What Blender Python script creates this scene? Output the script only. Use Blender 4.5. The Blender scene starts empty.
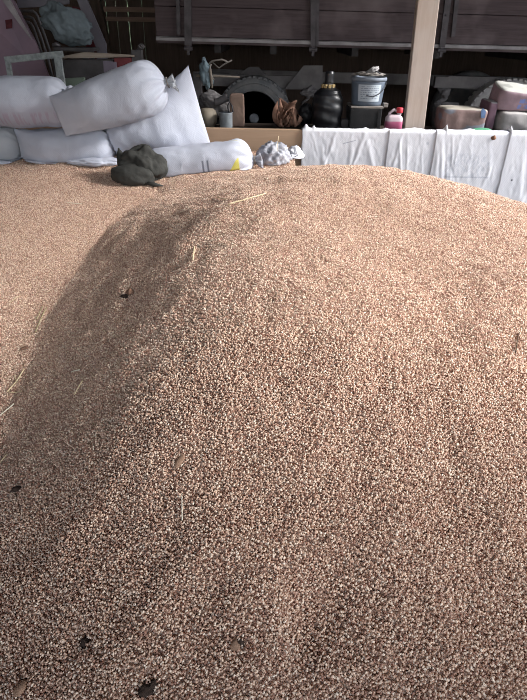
import bpy, bmesh, math, random
import numpy as np
from mathutils import Vector, Matrix, noise
from mathutils.bvhtree import BVHTree

random.seed(7)
rng = np.random.default_rng(11)
S = bpy.context.scene
COL = S.collection
PI = math.pi
V = Vector

# ------------------------------------------------------------------ camera
W_, H_, F_ = 527.0, 700.0, 540.0
PITCH, ROLL = math.radians(30.5), math.radians(1.1)
EYE = Vector((0, 0, 1.5))
cam_d = bpy.data.cameras.new('camera')
cam = bpy.data.objects.new('camera', cam_d)
COL.objects.link(cam)
CM = Matrix.Rotation(PI/2 - PITCH, 3, 'X') @ Matrix.Rotation(ROLL, 3, 'Z')
cam.matrix_world = Matrix.Translation(EYE) @ CM.to_4x4()
cam_d.sensor_fit = 'VERTICAL'
cam_d.sensor_height = 24.0
cam_d.lens = F_ / H_ * 24.0
cam_d.clip_start = 0.02
cam_d.clip_end = 200
S.camera = cam


def ray(px, py):
    return (CM @ Vector(((px - W_/2)/F_, -(py - H_/2)/F_, -1.0))).normalized()


def at(px, py, Y):
    """World point on the plane y = Y seen at that place of the photograph."""
    d = ray(px, py)
    return EYE + d * (Y / d.y)


def pxm(px, py, Y):
    """Metres per photograph pixel at that point."""
    p = at(px, py, Y) - EYE
    return (CM.transposed() @ p).z * -1 / F_


# ------------------------------------------------------------------ helpers
def obj(name, vs, fs, mat, parent=None, smooth=True, uvs=None, mats=None, fmi=None):
    """Link ONE mesh object from world-space vertices; origin at its base."""
    vs = [Vector(v) for v in vs]
    if parent is None:
        lo = Vector((min(v.x for v in vs), min(v.y for v in vs), min(v.z for v in vs)))
        hi = Vector((max(v.x for v in vs), max(v.y for v in vs), max(v.z for v in vs)))
        org = Vector(((lo.x+hi.x)/2, (lo.y+hi.y)/2, lo.z))
        off = org
    else:
        org = Vector((0, 0, 0))
        off = world_loc(parent)
    me = bpy.data.meshes.new(name)
    me.from_pydata([tuple(v - off) for v in vs], [], [tuple(f) for f in fs])
    me.materials.append(mat)
    for m in (mats or []):
        me.materials.append(m)
    me.polygons.foreach_set('use_smooth', [smooth]*len(me.polygons))
    if fmi:
        me.polygons.foreach_set('material_index', fmi)
    if uvs is not None:
        ul = me.uv_layers.new(name='UVMap')
        for l in me.loops:
            ul.data[l.index].uv = uvs[l.vertex_index]
    me.update()
    o = bpy.data.objects.new(name, me)
    COL.objects.link(o)
    o.location = org
    if parent is not None:
        o.parent = parent
    return o


def world_loc(o):
    p = Vector((0, 0, 0))
    while o is not None:
        p += o.location
        o = o.parent
    return p


def empty(name, loc):
    o = bpy.data.objects.new(name, None)
    o.empty_display_size = 0.1
    COL.objects.link(o)
    o.location = loc
    return o


def tag(o, label, cat, group=None, kind=None):
    o['label'] = label
    o['category'] = cat
    if group: o['group'] = group
    if kind: o['kind'] = kind
    return o


def struct(o):
    o['kind'] = 'structure'
    return o


class MB:
    """Collects shapes; build() links them as one mesh."""
    def __init__(self):
        self.v, self.f = [], []

    def add(self, vs, fs):
        b = len(self.v)
        self.v += [Vector(v) for v in vs]
        self.f += [tuple(i + b for i in f) for f in fs]
        return self

    def box(self, c, s, rot=None):
        hx, hy, hz = s[0]/2, s[1]/2, s[2]/2
        vs = [Vector((x, y, z)) for x in (-hx, hx) for y in (-hy, hy) for z in (-hz, hz)]
        if rot is not None:
            vs = [rot @ v for v in vs]
        c = Vector(c)
        return self.add([v + c for v in vs],
                        [(0,1,3,2), (4,6,7,5), (0,4,5,1), (2,3,7,6), (0,2,6,4), (1,5,7,3)])

    def box2(self, lo, hi):
        lo, hi = Vector(lo), Vector(hi)
        return self.box((lo+hi)/2, hi-lo)

    def bar(self, a, b, w, h, up=(0, 0, 1)):
        """Rectangular bar from a to b, w across and h along up."""
        a, b = Vector(a), Vector(b)
        d = (b-a).normalized()
        u = Vector(up); u = (u - d*u.dot(d)).normalized()
        s = d.cross(u)
        vs = [p + s*sx*w/2 + u*sz*h/2 for p in (a, b) for sx in (-1, 1) for sz in (-1, 1)]
        return self.add(vs, [(0,1,3,2), (4,6,7,5), (0,4,5,1), (2,3,7,6), (0,2,6,4), (1,5,7,3)])

    def tube(self, pts, r, n=8, closed_ends=True):
        pts = [Vector(p) for p in pts]
        rs = r if isinstance(r, (list, tuple)) else [r]*len(pts)
        vs, fs = [], []
        prev = None
        for i, p in enumerate(pts):
            d = (pts[min(i+1, len(pts)-1)] - pts[max(i-1, 0)]).normalized()
            if prev is None:
                u = d.orthogonal().normalized()
            else:
                u = (prev - d*prev.dot(d)).normalized()
            prev = u
            w = d.cross(u)
            for k in range(n):
                a = 2*PI*k/n
                vs.append(p + (u*math.cos(a) + w*math.sin(a))*rs[i])
        for i in range(len(pts)-1):
            for k in range(n):
                fs.append((i*n+k, i*n+(k+1) % n, (i+1)*n+(k+1) % n, (i+1)*n+k))
        if closed_ends:
            fs.append(tuple(range(n-1, -1, -1)))
            fs.append(tuple((len(pts)-1)*n + k for k in range(n)))
        return self.add(vs, fs)

    def lathe(self, c, prof, n=32, axis='z', squash=1.0, wob=None):
        """prof: list of (radius, height)."""
        c = Vector(c)
        vs, fs = [], []
        for i, (r, h) in enumerate(prof):
            for k in range(n):
                a = 2*PI*k/n
                rr = r + (wob(a, i/(len(prof)-1)) if wob else 0)
                x, y = rr*math.cos(a), rr*math.sin(a)*squash
                vs.append(c + (Vector((x, y, h)) if axis == 'z' else Vector((x, h, -y)) if axis == 'y' else Vector((h, x, y))))
        for i in range(len(prof)-1):
            for k in range(n):
                fs.append((i*n+k, i*n+(k+1) % n, (i+1)*n+(k+1) % n, (i+1)*n+k))
        fs.append(tuple(range(n-1, -1, -1)))
        fs.append(tuple((len(prof)-1)*n + k for k in range(n)))
        return self.add(vs, fs)

    def prism(self, pts, depth, dirv=(0, 1, 0)):
        d = Vector(dirv)*depth
        n = len(pts)
        vs = [Vector(p) for p in pts] + [Vector(p)+d for p in pts]
        fs = [tuple(range(n)), tuple(range(2*n-1, n-1, -1))]
        fs += [(i, i+n, (i+1) % n + n, (i+1) % n) for i in range(n)]
        return self.add(vs, fs)

    def blob(self, c, rad, rot=None, amp=0.0, freq=3.0, seed=0, sub=4, amp2=0, freq2=12, ridged=False, zmin=None):
        bm = bmesh.new()
        bmesh.ops.create_icosphere(bm, subdivisions=sub, radius=1)
        vs = []
        sv = Vector((seed*7.3, seed*3.1, -seed*5.7))
        for v in bm.verts:
            n = v.co.normalized()
            k = noise.noise(n*freq + sv)
            k2 = noise.noise(n*freq2 - sv)
            if ridged:
                k = 0.5 - abs(k)*1.8
                k2 = 0.4 - abs(k2)*1.8
            q = n*(1 + amp*k + amp2*k2)
            q = Vector((q.x*rad[0], q.y*rad[1], q.z*rad[2]))
            if rot is not None: q = rot @ q
            q = q + Vector(c)
            vs.append(q)
        fs = [tuple(v.index for v in f.verts) for f in bm.faces]
        bm.free()
        return self.add(vs, fs)

    def build(self, name, mat, parent=None, smooth=False, bevel=0, **kw):
        # make all normals point outwards
        o = obj(name, self.v, self.f, mat, parent, smooth, **kw)
        bm = bmesh.new(); bm.from_mesh(o.data)
        bmesh.ops.recalc_face_normals(bm, faces=bm.faces)
        bm.to_mesh(o.data); bm.free()
        if bevel:
            m = o.modifiers.new('bevel', 'BEVEL'); m.width = bevel; m.segments = 2; m.limit_method = 'ANGLE'
        return o


# ------------------------------------------------------------------ materials
class NT:
    def __init__(self, name):
        self.m = bpy.data.materials.new(name)
        self.m.use_nodes = True
        self.t = self.m.node_tree
        self.b = self.t.nodes['Principled BSDF']

    def n(self, typ, **kw):
        nd = self.t.nodes.new(typ)
        for k, v in kw.items():
            setattr(nd, k, v)
        return nd

    def l(self, a, b):
        self.t.links.new(a, b)

    def setin(self, nd, key, v):
        if hasattr(v, 'is_linked') or isinstance(v, bpy.types.NodeSocket):
            self.l(v, nd.inputs[key])
        else:
            nd.inputs[key].default_value = v

    def math(self, op, a, b=0.0, clamp=False):
        nd = self.n('ShaderNodeMath', operation=op, use_clamp=clamp)
        self.setin(nd, 0, a); self.setin(nd, 1, b)
        return nd.outputs[0]

    def mix(self, fac, a, b, mode='MIX'):
        nd = self.n('ShaderNodeMix', data_type='RGBA', blend_type=mode)
        self.setin(nd, 0, fac)
        for i, v in ((6, a), (7, b)):
            if isinstance(v, bpy.types.NodeSocket): self.l(v, nd.inputs[i])
            else: nd.inputs[i].default_value = (*v[:3], 1)
        return nd.outputs[2]

    def noise(self, scale, detail=3, rough=0.55, vec=None, dist=0.0):
        nd = self.n('ShaderNodeTexNoise')
        nd.inputs['Scale'].default_value = scale
        nd.inputs['Detail'].default_value = detail
        nd.inputs['Roughness'].default_value = rough
        nd.inputs['Distortion'].default_value = dist
        self.l(vec if vec is not None else self.obco(), nd.inputs['Vector'])
        return nd.outputs['Fac']

    def obco(self):
        if not hasattr(self, '_oc'):
            self._tc = self.n('ShaderNodeTexCoord'); self._oc = self._tc.outputs['Object']
            self._uv = self._tc.outputs['UV']
        return self._oc

    def uv(self):
        self.obco(); return self._uv

    def scaled(self, s, vec=None):
        nd = self.n('ShaderNodeMapping')
        nd.inputs['Scale'].default_value = s
        self.l(vec if vec is not None else self.obco(), nd.inputs['Vector'])
        return nd.outputs[0]

    def ramp(self, fac, stops):
        nd = self.n('ShaderNodeValToRGB')
        cr = nd.color_ramp
        while len(cr.elements) < len(stops): cr.elements.new(0.5)
        for e, (p, c) in zip(cr.elements, stops):
            e.position = p
            e.color = (*c, 1) if not isinstance(c, (int, float)) else (c, c, c, 1)
        self.l(fac, nd.inputs[0])
        return nd.outputs[0]

    def bump(self, h, strength=0.3, dist=0.01):
        nd = self.n('ShaderNodeBump')
        nd.inputs['Strength'].default_value = strength
        nd.inputs['Distance'].default_value = dist
        self.l(h, nd.inputs['Height'])
        self.l(nd.outputs[0], self.b.inputs['Normal'])

    def box(self, u0, u1, v0, v1, soft=0.004):
        """Mask of a rectangle in UV."""
        if not hasattr(self, '_sep'):
            self._sep = self.n('ShaderNodeSeparateXYZ'); self.l(self.uv(), self._sep.inputs[0])
        u, v = self._sep.outputs[0], self._sep.outputs[1]
        def band(x, a, b):
            p = self.math('DIVIDE', self.math('SUBTRACT', x, a), soft, True)
            q = self.math('DIVIDE', self.math('SUBTRACT', b, x), soft, True)
            return self.math('MULTIPLY', p, q)
        return self.math('MULTIPLY', band(u, u0, u1), band(v, v0, v1))

    def out(self, col, rough=0.7, spec=0.3, metal=0.0):
        self.setin(self.b, 'Base Color', col if isinstance(col, bpy.types.NodeSocket) else (*col, 1))
        self.setin(self.b, 'Roughness', rough)
        self.b.inputs['Specular IOR Level'].default_value = spec
        self.b.inputs['Metallic'].default_value = metal
        return self.m


def plain(name, c, rough=0.7, var=0.25, scale=8, c2=None, bump=0.15, spec=0.3, metal=0, bdist=0.006, detail=4):
    t = NT(name)
    c2 = c2 or tuple(x*(1-var) for x in c)
    f = t.noise(scale, detail)
    col = t.mix(t.ramp(f, [(0.35, 0.0), (0.65, 1.0)]), c, c2)
    if bump:
        t.bump(t.noise(scale*5, 4), bump, bdist)
    return t.out(col, rough, spec, metal)


def wood(name, c, c2, axis_scale=(1.2, 14, 14), rough=0.75, bump=0.3, stain=None):
    t = NT(name)
    v = t.scaled(axis_scale)
    f = t.noise(3.0, 6, 0.65, v, 0.6)
    col = t.mix(t.ramp(f, [(0.3, 0.0), (0.7, 1.0)]), c, c2)
    if stain:
        g = t.noise(2.2, 3)
        col = t.mix(t.ramp(g, [(0.5, 0.0), (0.75, 0.8)]), col, stain)
    t.bump(f, bump, 0.004)
    return t.out(col, rough, 0.2)


def fabric(name, c, c2, weave=260, bump=0.35, prints=None, rough=0.65):
    """Woven white plastic cloth; prints: list of fn(t, col) -> col."""
    t = NT(name)
    col = t.mix(t.ramp(t.noise(5, 4), [(0.3, 0.0), (0.75, 1.0)]), c, c2)
    wv = t.n('ShaderNodeTexWave', wave_type='BANDS', bands_direction='DIAGONAL')
    wv.inputs['Scale'].default_value = weave/6
    wv.inputs['Distortion'].default_value = 0.6
    t.l(t.obco(), wv.inputs['Vector'])
    wr = t.noise(14, 5, 0.6, None, 0.8)
    h = t.math('ADD', t.math('MULTIPLY', wv.outputs['Fac'], 0.05), wr)
    for fn in (prints or []):
        col = fn(t, col)
    t.bump(h, bump, 0.012)
    return t.out(col, rough, 0.3)


# grain kernels: every kernel has its own colour
def grain_mat(name, inst=True, tone=1.0):
    t = NT(name)
    A = (0.79*tone, 0.590*tone, 0.445*tone); B = (0.57*tone, 0.365*tone, 0.265*tone); C = (0.33*tone, 0.165*tone, 0.115*tone)
    if inst:
        oi = t.n('ShaderNodeObjectInfo')
        f = oi.outputs['Random']
        col = t.ramp(f, [(0.0, C), (0.30, B), (0.72, A), (1.0, (0.90*tone, 0.76*tone, 0.62*tone))])
    else:
        vo = t.n('ShaderNodeTexVoronoi'); vo.inputs['Scale'].default_value = 190
        t.l(t.obco(), vo.inputs['Vector'])
        sp = t.n('ShaderNodeSeparateColor'); t.l(vo.outputs['Color'], sp.inputs[0])
        col = t.ramp(sp.outputs[0], [(0.0, C), (0.3, B), (1.0, A)])
        t.bump(t.math('SUBTRACT', 1.0, vo.outputs['Distance']), 0.8, 0.004)
    return t.out(col, 0.4, 0.5)


M_kern = grain_mat('wheat_kernels')
M_base = grain_mat('wheat_bed', False, 0.85)

WHITE = (0.54, 0.565, 0.64); WHITE2 = (0.44, 0.46, 0.535)
M_sack = fabric('white_woven_sack', WHITE, WHITE2)
M_sack_grey = fabric('greyish_woven_sack', (0.47, 0.49, 0.52), (0.38, 0.405, 0.44))


def faded_letters(t, col):
    m = t.box(0.08, 0.93, 0.60, 0.72, 0.02)
    v = t.scaled((46, 5, 1), t.uv())
    f = t.ramp(t.noise(1.0, 2, 0.5, v), [(0.52, 0.0), (0.60, 1.0)])
    band = t.box(0.02, 0.97, 0.565, 0.76, 0.03)
    col = t.mix(t.math('MULTIPLY', band, 0.45), col, (0.36, 0.32, 0.37))
    return t.mix(t.math('MULTIPLY', t.math('MULTIPLY', m, f), 0.30), col, (0.34, 0.15, 0.22))


def bars_and_yellow(t, col):
    m1 = t.math('MAXIMUM', t.box(0.545, 0.568, 0.66, 0.80, 0.006), t.box(0.59, 0.612, 0.66, 0.80, 0.006))
    col = t.mix(t.math('MULTIPLY', m1, 0.85), col, (0.12, 0.13, 0.17))
    g = t.math('MULTIPLY', t.box(0.05, 0.40, 0.56, 0.74, 0.01), t.ramp(t.noise(1, 1, 0.5, t.scaled((60, 60, 1), t.uv())), [(0.5, 0), (0.6, 1)]))
    col = t.mix(t.math('MULTIPLY', g, 0.22), col, (0.25, 0.30, 0.45))
    tri = t.box(0.745, 0.885, 0.64, 0.80, 0.01)
    nz = t.math('GREATER_THAN', t.math('MULTIPLY', t.math('SUBTRACT', t._sep.outputs[0], 0.745), 0.95), t.math('SUBTRACT', t._sep.outputs[1], 0.675))
    col = t.mix(t.math('MULTIPLY', tri, nz), col, (0.60, 0.55, 0.13))
    top = t.math('MULTIPLY', t.box(0.55, 0.85, 0.40, 0.47, 0.03), 0.4)
    return t.mix(top, col, (0.55, 0.60, 0.30))


M_sack_red = fabric('white_sack_with_faded_red_print', WHITE, WHITE2, prints=[faded_letters])
M_sack_yel = fabric('white_sack_with_yellow_patch', WHITE, WHITE2, prints=[bars_and_yellow])
CW = (0.72, 0.725, 0.765); CW2 = (0.63, 0.64, 0.69)


def print_block(t, col):
    v = t.scaled((30, 14, 1), t.uv())
    f = t.ramp(t.noise(1, 3, 0.6, v), [(0.46, 0), (0.58, 1)])
    m = t.math('MULTIPLY', t.box(0.16, 0.80, 0.42, 0.76, 0.03), f)
    col = t.mix(t.math('MULTIPLY', m, 0.42), col, (0.35, 0.38, 0.46))
    ln = t.box(0.18, 0.82, 0.425, 0.452, 0.008)
    return t.mix(t.math('MULTIPLY', ln, 0.5), col, (0.35, 0.38, 0.46))


def small_stroke(t, col):
    m = t.box(0.47, 0.62, 0.76, 0.85, 0.004)
    s = t._sep
    # a slanting pen stroke
    d = t.math('ABSOLUTE', t.math('SUBTRACT', t.math('SUBTRACT', s.outputs[1], 0.775), t.math('MULTIPLY', t.math('SUBTRACT', s.outputs[0], 0.47), 0.42)))
    k = t.math('LESS_THAN', d, 0.007)
    return t.mix(t.math('MULTIPLY', t.math('MULTIPLY', m, k), 0.7), col, (0.22, 0.25, 0.32))


def grey_mark(t, col):
    return t.mix(t.math('MULTIPLY', t.box(0.78, 0.86, 0.78, 0.85, 0.02), 0.45), col, (0.35, 0.38, 0.45))


def dark_dot(t, col):
    return t.mix(t.box(0.12, 0.147, 0.455, 0.485, 0.008), col, (0.12, 0.12, 0.15))


M_clothA = fabric('white_cover_with_pen_stroke', CW, CW2, prints=[small_stroke], bump=0.25)
M_clothB = fabric('white_cover_with_grey_mark', CW, CW2, prints=[grey_mark], bump=0.25)
M_clothC = fabric('white_cover_with_faint_print', CW, CW2, prints=[print_block], bump=0.25)
M_clothD = fabric('white_cover_with_dark_dot', CW, CW2, prints=[dark_dot], bump=0.25)
M_film = plain('thin_grey_plastic_film', (0.40, 0.41, 0.46), 0.3, 0.3, 20, bump=0.5, spec=0.5)
M_film_w = fabric('gathered_white_plastic', (0.62, 0.63, 0.67), (0.52, 0.53, 0.58))
M_jacket = plain('dark_olive_jacket_cloth', (0.05, 0.05, 0.045), 0.85, 0.35, 14, bump=0.4)
M_board = wood('brown_fibreboard', (0.41, 0.285, 0.195), (0.345, 0.235, 0.155), (0.6, 10, 10), bump=0.1)
M_post = wood('pale_timber_post', (0.47, 0.40, 0.355), (0.375, 0.31, 0.27), (10, 10, 0.7), bump=0.25, stain=(0.40, 0.30, 0.23))
M_bench = wood('bench_wood_gap_dark', (0.05, 0.038, 0.03), (0.03, 0.022, 0.018))  # bench colour darkened so its top reads as a shaded gap
M_truckwood = wood('dark_grey_bed_planks', (0.105, 0.077, 0.079), (0.062, 0.044, 0.047), (0.8, 16, 16), bump=0.25, stain=(0.19, 0.15, 0.15))
M_rail = plain('worn_grey_steel', (0.36, 0.33, 0.33), 0.6, 0.35, 6, metal=0.2)
M_stake = plain('dark_worn_stake_steel', (0.115, 0.10, 0.105), 0.65, 0.4, 7, metal=0.2)
M_darksteel = plain('dark_dusty_steel', (0.10, 0.092, 0.095), 0.65, 0.4, 7, metal=0.2)
M_chassis = plain('dusty_grey_chassis', (0.20, 0.185, 0.185), 0.75, 0.4, 5)
M_tire = plain('dusty_black_rubber', (0.15, 0.155, 0.165), 0.85, 0.4, 9, c2=(0.23, 0.225, 0.22))
M_tire_dust = plain('dusty_pale_rubber', (0.48, 0.455, 0.44), 0.9, 0.35, 9)
M_rim = plain('grimy_steel_rim', (0.26, 0.28, 0.31), 0.6, 0.5, 12, metal=0.3)
M_plank = wood('dark_barn_planks', (0.125, 0.088, 0.07), (0.075, 0.052, 0.042), (14, 14, 0.9))
M_railwood = wood('brown_wall_rail', (0.34, 0.23, 0.18), (0.24, 0.16, 0.125), (1, 14, 14))
M_floor = plain('trodden_concrete', (0.27, 0.25, 0.23), 0.9, 0.3, 2)
M_roof = plain('corrugated_roof_sheet', (0.20, 0.20, 0.21), 0.7, 0.3, 2)
M_pink = plain('faded_pink_sheet_metal', (0.33, 0.225, 0.28), 0.55, 0.25, 3, c2=(0.25, 0.185, 0.235))
M_rust = plain('dark_red_rust', (0.12, 0.028, 0.035), 0.8, 0.4, 20)
M_greyboard = plain('weathered_grey_board', (0.36, 0.33, 0.34), 0.8, 0.3, 6)
M_greypanel = plain('grey_lilac_panel', (0.19, 0.175, 0.205), 0.6, 0.25, 3)
M_tubes = plain('dull_steel_tube', (0.20, 0.185, 0.195), 0.5, 0.3, 10, metal=0.5)
M_cover = plain('grey_blue_cloth_bundle', (0.17, 0.205, 0.225), 0.9, 0.35, 7, bump=0.6)
M_frame = plain('chipped_white_frame_paint', (0.37, 0.40, 0.40), 0.7, 0.45, 22, detail=6)
M_lath = wood('bare_lath_wood', (0.36, 0.30, 0.25), (0.26, 0.21, 0.17), (1, 14, 14))
M_red = plain('faded_red_paint', (0.22, 0.05, 0.055), 0.7, 0.3, 8)
M_lilac = plain('lilac_sheet', (0.20, 0.17, 0.215), 0.6, 0.2, 4)
M_green = plain('pale_green_strip', (0.20, 0.25, 0.20), 0.7, 0.2, 5)
M_rag = plain('blue_grey_rag', (0.22, 0.29, 0.33), 0.9, 0.35, 14, bump=0.6)
M_rope = plain('grey_twine', (0.27, 0.24, 0.215), 0.9, 0.3, 30)
M_stick = wood('dry_grey_stick', (0.25, 0.215, 0.18), (0.17, 0.14, 0.115), (2, 20, 20))
M_blanket = plain('grey_brown_felt', (0.16, 0.15, 0.15), 0.95, 0.3, 9, bump=0.5)
M_jar = plain('tan_clay', (0.31, 0.265, 0.205), 0.7, 0.2, 6)
M_can = plain('pale_blue_grey_tin', (0.42, 0.46, 0.49), 0.5, 0.35, 14, metal=0.2)
M_can_shade = plain('tin_hollow_shade', (0.05, 0.06, 0.075), 0.7, 0.3, 14)  # dark tone stands in for the shade inside the tin
M_card = plain('brown_cardboard', (0.215, 0.15, 0.115), 0.9, 0.25, 8, c2=(0.16, 0.105, 0.085))
M_leaf = plain('dried_brown_leaf', (0.36, 0.21, 0.15), 0.85, 0.4, 18, c2=(0.21, 0.11, 0.075))
M_black = plain('glossy_black_plastic', (0.012, 0.013, 0.016), 0.40, 0.3, 10, spec=0.55, bump=0.1)
M_blackbag = plain('black_plastic_bag', (0.012, 0.012, 0.014), 0.5, 0.3, 10, bump=0.4)
M_tan = plain('tan_cork', (0.42, 0.31, 0.15), 0.8, 0.3, 25)
M_crate = plain('black_battered_box', (0.018, 0.018, 0.02), 0.6, 0.4, 14)
M_lathpale = plain('pale_board', (0.30, 0.27, 0.245), 0.8, 0.25, 10)
M_bucket = plain('slate_blue_plastic', (0.125, 0.155, 0.20), 0.45, 0.2, 6, bump=0.05)
M_bucketrim = plain('slate_bucket_rim', (0.20, 0.23, 0.275), 0.5, 0.2, 9)
M_handle = plain('black_wire_handle', (0.03, 0.03, 0.035), 0.5, 0.2, 9)
M_clutter = plain('dark_oily_bits', (0.10, 0.085, 0.075), 0.7, 0.5, 30, c2=(0.30, 0.28, 0.26))
M_ragw = plain('crumpled_pale_paper', (0.42, 0.41, 0.41), 0.8, 0.4, 18)
M_redcap = plain('red_plastic_cap', (0.62, 0.05, 0.07), 0.4, 0.1, 9, bump=0)
M_greenbag = plain('green_bag_edge', (0.10, 0.36, 0.20), 0.6, 0.25, 14)
M_straw = plain('dry_straw', (0.74, 0.61, 0.40), 0.6, 0.2, 40)
M_straw_pale = plain('bleached_straw', (0.84, 0.78, 0.64), 0.6, 0.15, 40)
M_straw_dark = plain('brown_straw', (0.13, 0.085, 0.055), 0.8, 0.2, 40)
M_straw_green = plain('greenish_straw', (0.40, 0.36, 0.20), 0.8, 0.2, 40)
M_clod = plain('dark_soil_clod', (0.055, 0.035, 0.026), 0.9, 0.4, 60)
M_clod_brown = plain('brown_soil_clod', (0.20, 0.115, 0.078), 0.9, 0.4, 50)
M_husk = plain('brown_husk', (0.36, 0.225, 0.15), 0.8, 0.35, 50)
M_blue = plain('blue_scrap', (0.14, 0.22, 0.40), 0.7, 0.3, 20)
M_burlap = plain('brownish_stain', (0.20, 0.10, 0.06), 0.9, 0.3, 40)


def liquid_mat():
    t = NT('translucent_canister_plastic')
    sp = t.n('ShaderNodeSeparateXYZ'); t.l(t.obco(), sp.inputs[0])
    f = t.ramp(sp.outputs[2], [(0.070, 0.0), (0.076, 1.0)])
    col = t.mix(f, (0.50, 0.13, 0.24), (0.58, 0.47, 0.51))
    m = t.out(col, 0.3, 0.5)
    return m


M_canister = liquid_mat()


def paper_bag(name, base, top, blotch, letters=None):
    t = NT(name)
    col = t.mix(t.ramp(t.noise(9, 4), [(0.35, 0), (0.65, 1)]), base, tuple(x*0.72 for x in base))
    b = t.ramp(t.noise(5.5, 2, 0.5, t.scaled((1, 1, 2.2))), [(0.52, 0), (0.6, 1)])
    col = t.mix(t.math('MULTIPLY', b, 0.75), col, blotch)
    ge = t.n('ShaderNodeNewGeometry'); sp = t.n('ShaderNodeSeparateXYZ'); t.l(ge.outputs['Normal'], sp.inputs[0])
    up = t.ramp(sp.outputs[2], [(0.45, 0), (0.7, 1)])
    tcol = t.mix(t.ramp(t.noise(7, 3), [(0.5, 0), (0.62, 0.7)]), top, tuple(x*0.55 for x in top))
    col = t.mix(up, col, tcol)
    if letters:
        sp2 = t.n('ShaderNodeSeparateXYZ'); t.l(t.obco(), sp2.inputs[0])
        z, x = sp2.outputs[2], sp2.outputs[0]
        for (z0, z1, x0, x1) in letters:
            p = t.math('MULTIPLY', t.math('MULTIPLY', t.math('GREATER_THAN', z, z0), t.math('LESS_THAN', z, z1)),
                       t.math('MULTIPLY', t.math('GREATER_THAN', x, x0), t.math('LESS_THAN', x, x1)))
            st = t.ramp(t.noise(1, 1, 0.5, t.scaled((55, 1, 16))), [(0.44, 0), (0.52, 1)])
            nf = t.math('SUBTRACT', 1.0, up)
            col = t.mix(t.math('MULTIPLY', t.math('MULTIPLY', p, st), nf), col, (0.16, 0.20, 0.42))
    t.bump(t.noise(20, 4), 0.4, 0.006)
    return t.out(col, 0.7, 0.3)


M_bag_pattern = paper_bag('printed_paper_bag', (0.23, 0.155, 0.145), (0.36, 0.33, 0.28), (0.15, 0.185, 0.23))
M_bag_top = paper_bag('pale_topped_paper_bag', (0.31, 0.215, 0.245), (0.46, 0.46, 0.42), (0.27, 0.19, 0.22),
                      letters=[(0.055, 0.085, -0.06, 0.3), (0.015, 0.045, -0.06, 0.3)])
M_bag_pink = paper_bag('dusky_pink_bag', (0.18, 0.105, 0.14), (0.32, 0.30, 0.30), (0.20, 0.12, 0.16))
M_bag_white = paper_bag('dusty_white_bag', (0.32, 0.30, 0.295), (0.44, 0.42, 0.40), (0.36, 0.33, 0.33))


def label_mat():
    t = NT('bucket_label_paper')
    v = t.scaled((22, 12, 1), t.uv())
    lines = t.n('ShaderNodeTexWave', wave_type='BANDS', bands_direction='Y')
    lines.inputs['Scale'].default_value = 2.6
    t.l(t.uv(), lines.inputs['Vector'])
    f = t.ramp(t.noise(1, 2, 0.5, v), [(0.42, 0), (0.52, 1)])
    g = t.ramp(lines.outputs['Fac'], [(0.45, 0), (0.6, 1)])
    k = t.math('MULTIPLY', t.math('MULTIPLY', f, g), t.box(0.10, 0.90, 0.08, 0.92, 0.02))
    col = t.mix(t.math('MULTIPLY', k, 0.8), (0.42, 0.47, 0.52), (0.16, 0.19, 0.24))
    return t.out(col, 0.6)


M_label = label_mat()

# ------------------------------------------------------------------ the setting
floor = struct(MB().box2((-30, -12, -0.05), (30, 40, 0)).build('floor', M_floor))

WALL_Y = 9.6
RX = 4.2
wb = MB()
x = -4.2
gap_px = [91.5, 107, 117, 128.5, 143]
gaps = [at(p, 20, WALL_Y).x for p in gap_px]
edges = [-4.2] + sorted(gaps) + [-1.0]
for i in range(len(edges)-1):
    g0 = 0.0 if i == 0 else 0.0035
    g1 = 0.004 if i < len(edges)-2 else 0.0
    lean = (0.03, -0.02, 0.02, -0.03, 0.0, 0.02)[i]
    a, b = edges[i]+g0, edges[i+1]-g1
    zt = 3.89
    # slightly out-of-square boards so that the gaps taper
    pts = [(a, WALL_Y, 0), (b, WALL_Y, 0), (b-0.003*(i % 2), WALL_Y, zt), (a+0.002*((i+1) % 2), WALL_Y, zt)]
    wb.prism(pts, 0.03)
wb.box2((-1.0, WALL_Y, 0), (RX+0.05, WALL_Y+0.03, 3.89))
wall_back = struct(wb.build('wall_back', M_plank))
struct(MB().box2((-4.25, -4.0, 0), (-4.2, WALL_Y+0.03, 3.89)).build('wall_left', M_plank))
RX = 4.2
wr_ = MB()
wr_.box2((RX, 5.4, 0), (RX+0.05, WALL_Y+0.03, 3.89)).box2((RX, -4.0, 0), (RX+0.05, 0.42, 3.89))  # near stretch is unseen, added to shade the foreground wheat
struct(wr_.build('wall_right_sun_block', M_plank))
cl_ = MB().box2((-4.4, -4.0, 3.90), (RX+0.1, WALL_Y+0.2, 3.97))  # unseen roof, its height set to dim the sun towards the left
struct(cl_.build('ceiling', M_roof))
for n, (pa, pb) in enumerate(((6.5, 11.5), (16.5, 21.0))):
    a, b = at(103, pa, WALL_Y-0.05), at(103, pb, WALL_Y-0.05)
    struct(MB().box2((a.x, WALL_Y-0.05, b.z), (at(170, 10, WALL_Y).x, WALL_Y-0.002, a.z)).build('trim_%d' % (n+1), M_railwood))

hg = MB()
for k in range(9):
    hg.blob((-6 + k*0.95, 12.6 + 0.3*math.sin(k*2.1), 1.3), (0.75, 0.7, 1.45 + 0.2*math.sin(k*1.7)), None, 0.35, 2.5, k, 4, 0.35, 9)
hedge = hg.build('hedge', plain('hedge_leaves', (0.42, 0.58, 0.33), 0.8, 0.5, 14, bump=0.6), None, True)
tag(hedge, 'green hedge outside, glimpsed through the gaps of the plank wall', 'hedge')

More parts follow.
